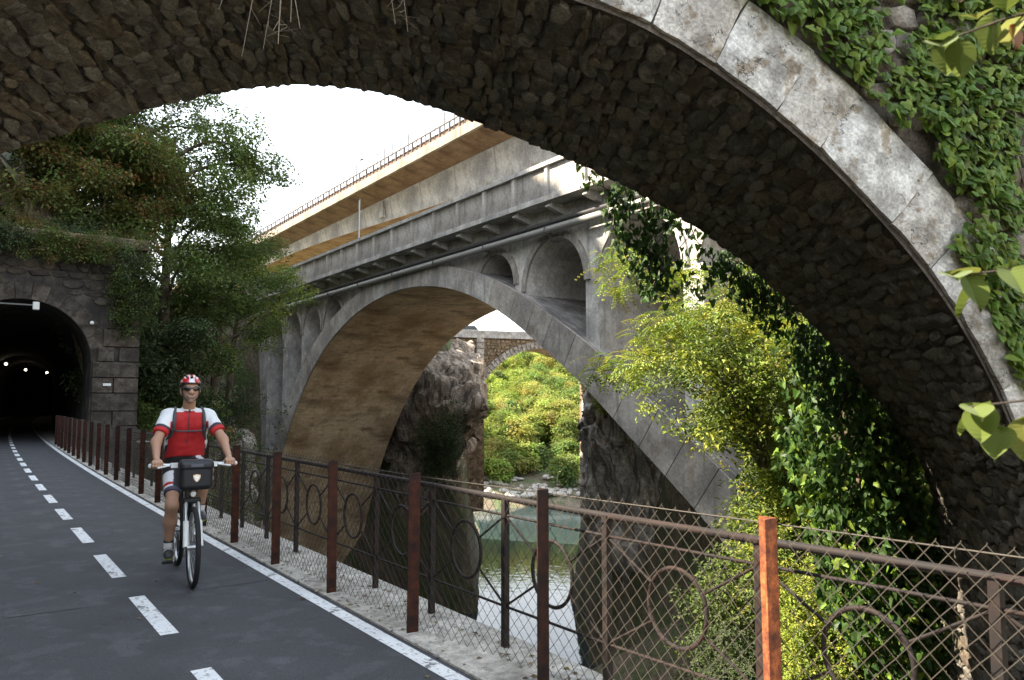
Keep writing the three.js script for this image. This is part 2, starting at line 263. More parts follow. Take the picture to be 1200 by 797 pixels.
// ---------- old rubble-stone arch bridge overhead ----------
srand(101);
const nearPts = [[-8.5, -5], [-8.2, -1.6], [-7.5, 0.6], [-6.4, 2.4], [-5, 3.85], [-3.4, 4.95], [-1.8, 5.55], [-0.3, 5.8], [1.2, 5.72], [2.29, 5.5], [3.09, 5.3], [3.97, 4.88], [4.94, 4.25], [5.9, 3.42], [6.5, 2.78], [6.95, 2.15], [7.35, 1.4], [7.7, 0.5], [7.85, -0.6], [7.92, -2.6], [7.95, -9]];
const farPts = [[-8.6, -5], [-8.3, -1.6], [-7.6, 0.6], [-6.5, 2.2], [-5.1, 3.5], [-3.53, 4.47], [-2.33, 5.0], [-1.3, 5.4], [-0.21, 5.64], [0.87, 5.63], [2.01, 5.39], [3.21, 5.02], [4.3, 4.62], [5.81, 3.83], [7.06, 2.88], [8.07, 1.9], [8.93, 0.87], [9.22, 0.2], [9.34, -0.6], [9.38, -2.6], [9.4, -9]];
const DN = 6.9, DF = 10.07, S0 = 0.5, N0 = 8.5;
const stoneBridge = thing('stone_arch_bridge', 'old rubble stone arch bridge spanning over the cycle path, ivy on its face', 'bridge', [S0 * 0.9367 + N0 * 0.3502, 0, -(-S0 * 0.3502 + N0 * 0.9367)], THREE.MathUtils.degToRad(-20.5));
const LA = (s, y, n) => V(s - S0, y, -(n - N0));
const mk = pts => new THREE.CatmullRomCurve3(pts.map(p => V(p[0], p[1], 0)), false, 'centripetal');
const curveN = mk(nearPts), curveF = mk(farPts);
const NS = 160, tabN = curveN.getSpacedPoints(NS), tabF = curveF.getSpacedPoints(NS);
const at = (tab, q) => { const f = clamp(q, 0, 1) * NS, i = Math.min(NS - 1, Math.floor(f)), t = f - i; return V(lerp(tab[i].x, tab[i + 1].x, t), lerp(tab[i].y, tab[i + 1].y, t), 0); };
const soff = (q, w) => { const a = at(tabN, q), b = at(tabF, q); return LA(lerp(a.x, b.x, w), lerp(a.y, b.y, w), lerp(DN, DF, w)); };
const soffN = (q, w) => { const e = 0.004, du = soff(q + e, w).sub(soff(q - e, w)), dw = soff(q, w + 0.05).sub(soff(q, w - 0.05)); return du.cross(dw).normalize(); };
const arcLen = curveN.getLength();
const TOPY = 8.4;
{
  // mortar bed of the vault, set back so that the stones stand proud of it
  const nq = 160, nw = 12, pos = [], idx = [], uv = [];
  for (let i = 0; i <= nq; i++) for (let j = 0; j <= nw; j++) { const p = soff(i / nq, j / nw), n = soffN(i / nq, j / nw); if (n.dot(LA(0.5, 0, 8.5).sub(p)) < 0) n.negate(); p.addScaledVector(n, -0.03 + 0.05 * (fbm(p.x * 3, p.y * 3, p.z * 3, 2) - 0.5)); pos.push(p.x, p.y, p.z); uv.push(i / nq * arcLen / 1.5, j / nw * 3.2 / 1.5); }
  for (let i = 0; i < nq; i++) for (let j = 0; j < nw; j++) { const k = i * (nw + 1) + j; idx.push(k, k + 1, k + nw + 2, k, k + nw + 2, k + nw + 1); }
  const g = new THREE.BufferGeometry(); g.setAttribute('position', new THREE.Float32BufferAttribute(pos, 3)); g.setAttribute('uv', new THREE.Float32BufferAttribute(uv, 2)); g.setIndex(idx); g.computeVertexNormals();
  part('vault_bed', g, mortar, stoneBridge);
  const face = (tab, n, flip) => { const s = new THREE.Shape(); s.moveTo(-12 - S0, -9); tab.forEach(p => s.lineTo(p.x - S0, p.y)); s.lineTo(16 - S0, -9); s.lineTo(16 - S0, TOPY); s.lineTo(-12 - S0, TOPY); s.closePath(); const f = new THREE.ShapeGeometry(s, 1); f.translate(0, 0, -(n - N0)); return boxUV(f, 1.5); };
  part('spandrel_wall', merge([face(tabN, DN), face(tabF, DF)]), mortar, stoneBridge);
  part('road_deck', boxUV(merge([box(-12 - S0, 16 - S0, TOPY, TOPY + 0.25, -(DF - N0) - 0.15, -(DN - N0) + 0.15), box(-12 - S0, 16 - S0, TOPY + 0.25, TOPY + 1.1, -(DN - N0) - 0.3, -(DN - N0) + 0.1), box(-12 - S0, 16 - S0, TOPY + 0.25, TOPY + 1.1, -(DF - N0) - 0.1, -(DF - N0) + 0.3)]), 2), M.darkConcrete, stoneBridge);
  for (const x of [-12.2, 16]) part('end_wall', boxUV(box(x - S0, x + 0.2 - S0, -9, TOPY, -(DF - N0), -(DN - N0)), 2), mortar, stoneBridge);
}
// a few pillow-shaped rubble stones to share
const blobs = [];
for (let v = 0; v < 12; v++) {
  const K = 9, rings = [[0, 1.02], [0.6, 0.97], [0.9, 0.86], [1, 0.6]], P = [], out = [];
  for (let k = 0; k < K; k++) { const t = (k + R(-0.25, 0.25)) / K * Math.PI * 2, c = Math.cos(t), s = Math.sin(t), m = Math.pow(Math.pow(Math.abs(c), 4) + Math.pow(Math.abs(s), 4), -0.25) * R(0.82, 1.04); out.push([c * 0.5 * m, s * 0.5 * m]); }
  const tx = R(-0.35, 0.35), tz = R(-0.35, 0.35);
  for (const [y, k] of rings) for (const o of out) { const kk = k * R(0.94, 1.05); P.push(V(o[0] * kk, y > 0 ? y * (1 + tx * o[0] * 2 + tz * o[1] * 2) + R(-0.12, 0.12) * y : -0.3, o[1] * kk)); }
  P.push(V(R(-0.1, 0.1), R(0.85, 1.1), R(-0.1, 0.1)));
  const pos = [], tri = (a, b, c) => { for (const q of [a, b, c]) pos.push(q.x, q.y, q.z); };
  for (let r = 0; r < 3; r++) for (let k = 0; k < K; k++) { const a = P[r * K + k], b = P[r * K + (k + 1) % K], c = P[(r + 1) * K + (k + 1) % K], d = P[(r + 1) * K + k]; tri(a, c, b); tri(a, d, c); }
  for (let k = 0; k < K; k++) tri(P[3 * K + k], P[4 * K], P[3 * K + (k + 1) % K]);
  let g = new THREE.BufferGeometry(); g.setAttribute('position', new THREE.Float32BufferAttribute(pos, 3)); g.computeVertexNormals();
  const uv = new Float32Array(pos.length / 3 * 2), ou = rnd(), ov = rnd(); for (let i = 0; i < pos.length / 3; i++) { uv[i * 2] = pos[i * 3] * 0.28 + ou + pos[i * 3 + 1] * 0.05; uv[i * 2 + 1] = pos[i * 3 + 2] * 0.2 + ov; } g.setAttribute('uv', new THREE.BufferAttribute(uv, 2));
  g = toCreasedNormals(g, 0.75); blobs.push(g);
}
function placeStones(list, parent, name, cap) { // list of {m: Matrix4 (local), g, mat, size}
  list.sort((a, b) => b.size - a.size);
  list.slice(0, cap).forEach(s => { const o = part(name, s.g, s.mat, parent); o.matrix.copy(s.m); o.matrix.decompose(o.position, o.quaternion, o.scale); });
  const rest = list.slice(cap); if (!rest.length) return;
  const byMat = new Map(); rest.forEach(s => { if (!byMat.has(s.mat)) byMat.set(s.mat, []); byMat.get(s.mat).push(s.g.clone().applyMatrix4(s.m)); });
  const gs = [], cols = []; byMat.forEach((v, k) => { for (const g of v) { const c = new Float32Array(g.attributes.position.count * 3); for (let i = 0; i < c.length; i += 3) { c[i] = k.color.r; c[i + 1] = k.color.g; c[i + 2] = k.color.b; } g.setAttribute('color', new THREE.BufferAttribute(c, 3)); gs.push(g); } });
  const m = std({ map: stoneT, bumpMap: stoneB, bumpScale: 0.02, vertexColors: true });
  const o = part(name + '_mass', mergeGeometries(gs, false), m, parent); o.userData.kind = 'stuff';
}
stoneBridge.updateMatrixWorld(true); camera.updateMatrixWorld(true);
const camInv = camera.matrixWorld.clone().invert();
function viewSize(p, area) { const c = p.clone().applyMatrix4(stoneBridge.matrixWorld).applyMatrix4(camInv); const z = -c.z; if (z < 0.5) return -1 + area * 1e-3; const inF = Math.abs(c.x / z) < 0.68 && Math.abs(c.y / z) < 0.46; return (inF ? 1 : 0.001) * area / (z * z); }
{ // vault stones laid in rough courses along the barrel
  const list = []; let q = 0.06; 
  while (q < 0.985) {
    const ch = R(0.085, 0.21), dq = ch / arcLen; let w = 0.015 + R(0, 0.03);
    while (w < 0.99) {
      const len = R(0.13, 0.4) * (rnd() < 0.15 ? 1.4 : 1), dw = len / 3.2; const wc = Math.min(w + dw / 2, 1 - dw * 0.42), qc = q + dq / 2 + R(-0.06, 0.06) / arcLen;
      const p = soff(qc, wc), n = soffN(qc, wc), e1 = soff(qc, wc + 0.05).sub(soff(qc, wc - 0.05)).normalize();
      const mid = LA(0.5, 0, 8.5); if (n.dot(mid.sub(p)) < 0) n.negate();
      e1.applyAxisAngle(n, R(-0.2, 0.2)); n.applyAxisAngle(e1, R(-0.07, 0.07)); const e2 = n.clone().cross(e1).normalize(); const e1b = e2.clone().cross(n).normalize();
      const split = ch > 0.24 && rnd() < 0.25;
      const m = new THREE.Matrix4().makeBasis(e1b.multiplyScalar(len * 1.12), n.clone().multiplyScalar(R(0.02, 0.05)), e2.multiplyScalar(-ch * R(1.05, 1.3))).setPosition(p.clone().addScaledVector(n, -0.015));
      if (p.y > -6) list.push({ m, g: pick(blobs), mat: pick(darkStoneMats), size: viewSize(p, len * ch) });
      w += dw;
    }
    q += dq;
  }
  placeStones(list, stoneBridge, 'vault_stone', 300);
}
// voussoirs of the near face: rough pale blocks
function roughQuad(c, dep, amp, nu = 5, nv = 4) { // c: four corners in (s,y) inner0, inner1, outer1, outer0 ; returns block from n=DN-0.07 back
  const pos = [], uv = [], idx = [], o = [rnd() * 50, rnd() * 50];
  const P = (i, j) => { const u = i / nu, v = j / nv; const x = lerp(lerp(c[0][0], c[1][0], u), lerp(c[3][0], c[2][0], u), v), y = lerp(lerp(c[0][1], c[1][1], u), lerp(c[3][1], c[2][1], u), v); return [x, y]; };
  for (let j = 0; j <= nv; j++) for (let i = 0; i <= nu; i++) { const [x, y] = P(i, j), e = (i === 0 || j === 0 || i === nu || j === nv); const d = e ? 0.025 : -amp * (fbm(x * 4 + o[0], y * 4 + o[1], 1, 3) - 0.3); const q = LA(x + (e ? R(-0.012, 0.012) : 0), y + (e ? R(-0.012, 0.012) : 0), DN - 0.07 + d); pos.push(q.x, q.y, q.z); uv.push((x + o[0]) / 1.5, (y + o[1]) / 1.5); }
  for (let j = 0; j < nv; j++) for (let i = 0; i < nu; i++) { const k = j * (nu + 1) + i; idx.push(k, k + 1, k + nu + 2, k, k + nu + 2, k + nu + 1); }
  const ring = []; for (let i = 0; i <= nu; i++) ring.push(i); for (let j = 1; j <= nv; j++) ring.push(j * (nu + 1) + nu); for (let i = nu - 1; i >= 0; i--) ring.push(nv * (nu + 1) + i); for (let j = nv - 1; j > 0; j--) ring.push(j * (nu + 1));
  const b0 = pos.length / 3; ring.forEach(k => { pos.push(pos[k * 3], pos[k * 3 + 1], pos[k * 3 + 2] - dep); uv.push(uv[k * 2] + dep / 1.5, uv[k * 2 + 1]); });
  ring.forEach((k, t) => { const t2 = (t + 1) % ring.length; idx.push(ring[t2], ring[t], b0 + t, ring[t2], b0 + t, b0 + t2); });
  let g = new THREE.BufferGeometry(); g.setAttribute('position', new THREE.Float32BufferAttribute(pos, 3)); g.setAttribute('uv', new THREE.Float32BufferAttribute(uv, 2)); g.setIndex(idx); g.computeVertexNormals(); return toCreasedNormals(g, 0.6);
}
let ringEnd = 0.9; const ringTh = 0.88, outer = q => { const p = at(tabN, q), a = at(tabN, q - 0.01), b = at(tabN, q + 0.01), t = b.sub(a).normalize(); const th = ringTh * (1 - 0.45 * sst(0.755, 0.8, q)); return [p.x - t.y * th, p.y + t.x * th]; };
{
  let q = 0.1; const rm = [0xf6f2ee, 0xeae6e2, 0xffffff, 0xe2deda].map(c => std({ map: ringT, color: c, bumpMap: stoneB, bumpScale: 0.04 }));
  while (q < 0.9) { const dq = (q > 0.76 ? R(0.3, 0.55) : R(0.5, 1.15)) / arcLen, g = 0.004 / arcLen; if (q > 0.5 && at(tabN, q + dq).y < 2.6 && ringEnd > 0.89) ringEnd = q; const lift = (p, o) => V(p.x + (o[0] - p.x) * 0.07, p.y + (o[1] - p.y) * 0.07, 0); const a = lift(at(tabN, q + g), outer(q + g)), b = lift(at(tabN, q + dq - g), outer(q + dq - g)); const oa = outer(q + g), ob = outer(q + dq - g), k = R(0.94, 1.04);
    const mix = (i, o) => [i.x + (o[0] - i.x) * k, i.y + (o[1] - i.y) * k]; part('voussoir', roughQuad([[a.x, a.y], [b.x, b.y], mix(b, ob), mix(a, oa)], q > 0.55 ? 0.1 : 0.4, 0.09), pick(rm), stoneBridge); q += dq; }
}
{ // rubble of the spandrel above the ring
  const list = []; let y = -4, qNear = 0; const dIn = (s, y) => { let d = 9, sg = 1; for (let q = 0.4; q < 1; q += 0.005) { const p = at(tabN, q), e = Math.hypot(p.x - s, p.y - y); if (e < d) { d = e; qNear = q; const o = outer(q); sg = ((s - p.x) * (o[0] - p.x) + (y - p.y) * (o[1] - p.y)) > 0 ? 1 : -1; } } return d * sg; };
  while (y < TOPY) { const h = R(0.16, 0.34); let s = 2.2 + R(0, 0.3);
    while (s < 10.5) { const len = R(0.22, 0.6), sc = s + len / 2, yc = y + h / 2; s += len;
      const di = dIn(sc, yc); if (di < (qNear < 0.9 ? (qNear > 0.77 ? 0.5 : ringTh + 0.14) : 0.1) || (sc < 4 && yc < 6.2)) continue;
      const p = LA(sc, yc, DN + 0.01); const m = new THREE.Matrix4().makeBasis(V(len * 1.02, 0, 0), V(0, 0, R(0.05, 0.1)), V(0, -h * 1.04, 0)).setPosition(p).multiply(new THREE.Matrix4().makeRotationY(R(-0.07, 0.07)));
      list.push({ m, g: pick(blobs), mat: pick(stoneMats), size: viewSize(p, len * h) }); }
    y += h; }
  placeStones(list, stoneBridge, 'wall_stone', 200);
}
// ---------- concrete arch bridge ----------
srand(202);
const intr = [[71.6, -19], [70.2, -13], [68.4, -8.6], [66.6, -5.4], [64.43, -2.2], [60.72, 1.9], [56.73, 4.95], [52.04, 7.05], [48.07, 8.05], [43.64, 8.5], [39.8, 8.3], [37.06, 7.78], [34.31, 6.92], [31.57, 5.68], [28.86, 4.12], [26.06, 2.36], [24.06, 0.9], [21.81, -0.75], [19.5, -2.5], [16.5, -4.9], [12, -8.8]];
const curveI = mk(intr), NI = 200, tabI = curveI.getSpacedPoints(NI);
const ringP = (q, off) => { const p = at2(q), a = at2(q - 0.006), b = at2(q + 0.006), t = b.sub(a).normalize(); return [p.x + t.y * -1 * off * -1, p.y + t.x * off * -1]; };
function at2(q) { const f = clamp(q, 0, 1) * NI, i = Math.min(NI - 1, Math.floor(f)), t = f - i; return V(lerp(tabI[i].x, tabI[i + 1].x, t), lerp(tabI[i].y, tabI[i + 1].y, t), 0); }
const thick = q => { const p = at2(q); return 1.25 + 0.75 * sst(4, 26, Math.abs(p.x - 43)); };
const extrAt = q => ringP(q, thick(q));
const cb = thing('concrete_arch_bridge', 'grey concrete arch bridge over the river with arched spandrel openings and panelled parapet', 'bridge', [22, 0, -43]);
const CB = g => { g.translate(-22, 0, 43); return g; };
{
  const nq = 120, pos = [], uv = [], idx = []; const B0 = 22, B1 = 31.5; let L = 0; const prof = [];
  for (let i = 0; i <= nq; i++) { const p = at2(i / nq), e = extrAt(i / nq); if (i) { const o = at2((i - 1) / nq); L += Math.hypot(p.x - o.x, p.y - o.y); } prof.push([p.x, p.y, e[0], e[1], L]); }
  const strip = (f0, f1, mat, name) => { const pos = [], uv = [], idx = []; prof.forEach((r, i) => { const [A, ua] = f0(r), [C, uc] = f1(r); pos.push(A.x, A.y, A.z, C.x, C.y, C.z); uv.push(...ua, ...uc); if (i) { const k = i * 2; idx.push(k - 2, k - 1, k + 1, k - 2, k + 1, k); } }); const g = new THREE.BufferGeometry(); g.setAttribute('position', new THREE.Float32BufferAttribute(pos, 3)); g.setAttribute('uv', new THREE.Float32BufferAttribute(uv, 2)); g.setIndex(idx); g.computeVertexNormals(); return g; };
  part('arch_soffit', CB(strip(r => [W(B0, r[1], r[0]), [0, r[4] / 9]], r => [W(B1, r[1], r[0]), [1.05, r[4] / 9]])), M.soffit, cb);
  part('arch_ring', CB(mergeGeometries([strip(r => [W(B0, r[3], r[2]), [0, r[4] / 6]], r => [W(B1, r[3], r[2]), [1.5, r[4] / 6]]), strip(r => [W(B0, r[1], r[0]), [r[4] / 6, 0]], r => [W(B0, r[3], r[2]), [r[4] / 6, 0.3]]), strip(r => [W(B1, r[1], r[0]), [r[4] / 6, 0]], r => [W(B1, r[3], r[2]), [r[4] / 6, 0.3]])])), M.darkConcrete, cb);
  // cast panels of the ring's face, joints open between them
  const pm = [0xe4e0dc, 0xd4d0cc, 0xeceae8, 0xdcd6d0].map(c => std({ map: concreteT, color: c, bumpMap: stoneB, bumpScale: 0.01 }));
  let q = 0.16; while (q < 0.985) { const dq = R(1.5, 2.1) / L, g = 0.018 / L; const n = 4, inn = [], out = []; for (let k = 0; k <= n; k++) { const t = lerp(q + g, q + dq - g, k / n), p = at2(t), th = thick(t), o = ringP(t, th - 0.02), i2 = ringP(t, 0.02); inn.push(i2); out.push(o); }
    const poly = [...inn, ...out.reverse()]; part('ring_panel', boxUV(CB(prismB(poly, 21.9, 22.03)), 5), pick(pm), cb); q += dq; }
  // spandrel walls with openings, down to inside the ring
  const ops = [[70.1, 65.9], [65.3, 61.5], [61, 57.2], [56.7, 52.7], [34.8, 31.5], [30.5, 26.1], [25.2, 20.4], [19.4, 14.8]], TOP = 10.6;
  const exY = a => { let best = 1e9, y = 0; for (let i = 0; i <= 240; i++) { const e = extrAt(i / 240); const d = Math.abs(e[0] - a); if (d < best) { best = d; y = e[1]; } } return y - 0.45; };
  const poly = [[73, TOP], [73, exY(71) - 3], [70.6, exY(70.6)]];
  const crown = [9.0, 9.0, 9.05, 9.1, 9.15, 9.25, 9.3, 9.3];
  const mould = [];
  ops.forEach(([a1, a0], k) => { const r = (a1 - a0) / 2, c = (a1 + a0) / 2, sy = crown[k] - r * 1.05; poly.push([a1, exY(a1)]); if (sy > exY(a1)) poly.push([a1, sy]);
    const inn = [], out = [];
    for (let i = 0; i <= 16; i++) { const t = Math.PI * i / 16, x = c + Math.cos(t) * r, y = sy + Math.sin(t) * r * 1.05; if (y > Math.min(exY(a1), exY(a0)) && i > 0 && i < 16) { if (y > exY(x) + 0.05) poly.push([x, y]); } inn.push([c + Math.cos(t) * (r + 0.02), Math.max(y, exY(x) + 0.3)]); out.push([c + Math.cos(t) * (r + 0.34), sy + Math.sin(t) * (r * 1.05 + 0.34)]); }
    if (sy > exY(a0)) poly.push([a0, sy]); poly.push([a0, exY(a0)]);
    part('arch_moulding', boxUV(CB(prismB([...inn, ...out.reverse()], 22.13, 22.27)), 5), pick(pm), cb);
    if (k === 3) { for (let a = 52; a > 35.5; a -= 1) poly.push([a, exY(a)]); } });
  poly.push([13, exY(13.2)], [11, exY(12.5) - 1], [11, TOP]);
  part('spandrel_wall', boxUV(CB(prismB(poly, 22.25, 31.25)), 6), M.concrete, cb);
  part('abutment', boxUV(CB(merge([box(21.9, 31.6, -18, 10.6, -84, -73), box(21.9, 31.6, -12, 10.6, -11, -2)])), 6), M.concrete, cb);
  part('deck_slab', boxUV(CB(box(21.1, 32.4, 10.62, 10.87, -84, -2)), 6), M.concrete, cb);
  part('frieze', boxUV(CB(box(22.12, 22.3, 9.95, 10.6, -73, -11)), 6), M.concrete, cb);
  part('string_course', boxUV(CB(merge([box(21.95, 22.2, 9.72, 9.93, -73, -11)])), 6), M.concrete, cb);
  // parapet bays, posts, coping and brackets
  const bay = 2.62, panel = boxUV(box(-0.1, 0.1, 0, 1.35, -bay / 2 + 0.2, bay / 2 - 0.2), 4), post = boxUV(new RoundedBoxGeometry(0.26, 1.4, 0.22, 1, 0.02).translate(0, 0.71, 0), 4);
  const pr = [[0, 0.22], [0.9, 0.5], [0.9, 0.57], [0.82, 0.57], [0.82, 0.64], [0.74, 0.64], [0.74, 0.71], [0, 0.71]];
  const brk = boxUV((() => { const s = prismZ(pr.map(p => [p[0], p[1]]), -0.13, 0.13); s.rotateY(Math.PI); return s; })(), 4);
  for (let a = 4; a < 84; a += bay) { const y = 10.87;
    const p = part('parapet_panel', panel, pick(pm), cb); p.position.copy(CB3(21.36, y, a + bay / 2));
    const o = part('parapet_post', post, pick(pm), cb); o.position.copy(CB3(21.3, y, a));
    const b = part('bracket', brk, M.concrete, cb); b.position.copy(CB3(22.14, 9.9, a)); }
  part('coping', boxUV(CB(merge([box(21.08, 21.62, 12.25, 12.45, -84, -2)])), 6), M.concrete, cb);
  part('rear_parapet', boxUV(CB(box(31.9, 32.2, 10.87, 12.4, -84, -2)), 6), M.concrete, cb);
}
function CB3(b, y, a) { return V(b - 22, y, -a + 43); }
{ // service pipes strapped under the parapet
  const p1 = thing('service_pipe', 'thick grey service pipe along the concrete arch bridge, lower of the two', 'pipe', [21.75, 9.5, -43]);
  const mp = std({ color: 0x9a9894, roughness: 0.55, metalness: 0.5 }), mp2 = std({ color: 0x5c5a5a, roughness: 0.7, metalness: 0.3 });
  part('pipe_barrel', bar(V(0, 0, 33), V(0, 0, -31), 0.17, 14), mp, p1);
  const p2 = thing('service_pipe', 'thin dark service pipe just above the thick pipe on the arch bridge', 'pipe', [21.85, 9.86, -43]);
  part('pipe_barrel', bar(V(0, 0, 33), V(0, 0, -31), 0.11, 12), mp2, p2);
  for (let a = 12.5; a < 74; a += 5.24) { part('pipe_clamp', new THREE.TorusGeometry(0.19, 0.035, 6, 16), mp2, p1).position.set(0, 0, 43 - a); part('hanger', merge([box(-0.03, 0.03, -0.5, 0.6, -0.03, 0.03), box(0, 0.5, -0.5, -0.44, -0.03, 0.03)], false), mp2, p1).position.set(0.19, 0, 43 - a); }
  const pole = thing('lamp_pole', 'slender grey pole rising from the parapet of the arch bridge', 'pole', [21.3, 12.4, -48.4]); part('shaft', bar(V(0, 0, 0), V(0, 2.75, 0), 0.06, 8), mp, pole); part('cap', new THREE.CylinderGeometry(0.09, 0.07, 0.12, 8).translate(0, 2.8, 0), mp2, pole); part('base_plate', box(-0.12, 0.12, 0, 0.12, -0.12, 0.12), mp2, pole);
}
// ---------- motorway viaduct beyond ----------
{
  const vd = thing('motorway_viaduct', 'high concrete motorway viaduct with box girder and pale edge beam behind the arch bridge', 'viaduct', [40, 0, -90]);
  const X = g => { g.translate(-40, 0, 90); return g; };
  const A0 = 22, A1 = 220; const zb = a => 26.2 - 2.3 * sst(130, 60, a) - 0.8 * sst(60, 20, a);
  const loft = (prof, caps) => { const pos = [], idx = [], n = 40, m = prof(0).length; for (let i = 0; i <= n; i++) { const a = lerp(A0, A1, i / n); prof(a).forEach(p => { const q = W(p[0], p[1], a); pos.push(q.x, q.y, q.z); }); } for (let i = 0; i < n; i++) for (let k = 0; k < m - 1; k++) { const b = i * m + k; idx.push(b, b + 1, b + m + 1, b, b + m + 1, b + m); } const g = new THREE.BufferGeometry(); g.setAttribute('position', new THREE.Float32BufferAttribute(pos, 3)); g.setIndex(idx); return boxUV(g.toNonIndexed(), 8); };
  const fin = g => { g.computeVertexNormals(); return X(g); };
  part('deck', fin(loft(() => [[40.02, 28.36], [43.4, 27.7], [51, 27.7], [54.4, 28.4], [54.4, 29.2], [40.02, 29.2]])), std({ map: soffitT, color: 0x9c928c }), vd);
  part('girder_web', fin(loft(a => [[43.4, 27.71], [43.8, zb(a)]])), M.concrete, vd); part('girder_web', fin(loft(a => [[51, 27.71], [50.6, zb(a)]])), M.concrete, vd);
  part('girder_soffit', fin(loft(a => [[43.8, zb(a)], [50.6, zb(a)]])), std({ map: soffitT, color: 0xccbcb0 }), vd);
  for (const a of [91.5]) part('expansion_joint', X(boxUV(merge([box(43.3, 44.2, 25.4, 27.5, -a - 0.5, -a + 0.5)]), 4)), M.concrete, vd);
  const eb = std({ map: concreteT, color: 0xd0c6b8 });
  part('pier', boxUV(X(box(47, 51, -16, 24.5, -28, -22)), 6), M.concrete, vd); part('pier', boxUV(X(box(47, 51, -8, 27, -156, -150)), 6), M.concrete, vd);
  for (let a = 22; a < 220; a += 22) part('edge_beam', boxUV(X(box(39.85, 40.2, 28.3, 29.35, -a - 21.94, -a)), 6), eb, vd);
  const rm = std({ color: 0x544c46, roughness: 0.7, metalness: 0.2 }), panelM = std({ color: 0x6e5444, roughness: 0.8 });
  const postG = box(-0.09, 0.09, 0, 1.3, -0.1, 0.1), poleG = box(-0.05, 0.05, 0, 2.6, -0.05, 0.05);
  let i = 0; for (let a = 44; a < 150; a += 2.05, i++) { part('railing_post', postG, rm, vd).position.set(0.1, 29.35, 90 - a); if (i % 1 === 0) part('mesh_pole', poleG, rm, vd).position.set(0.1, 29.35, 90 - a - 1.02); }
  part('top_rail', X(box(40.0, 40.14, 30.58, 30.72, -150, -30)), rm, vd); part('crash_barrier', X(box(40.5, 40.62, 29.6, 30.25, -150, -30)), panelM, vd); part('middle_rail', X(box(40.03, 40.11, 29.95, 30.0, -150, -30)), rm, vd);
  const sl = thing('street_lamp', 'curved-arm street lamp standing on the viaduct edge', 'lamp', [40.6, 29.2, -90]); part('mast', tube([V(0, 0, 0), V(0, 2.2, 0), V(-0.1, 2.9, 0), V(-0.3, 3.2, -0.6)], 0.05, 16, 6), rm, sl); part('lamp_head', new RoundedBoxGeometry(0.3, 0.14, 0.8, 1, 0.05).translate(-0.35, 3.2, -1), rm, sl);
}
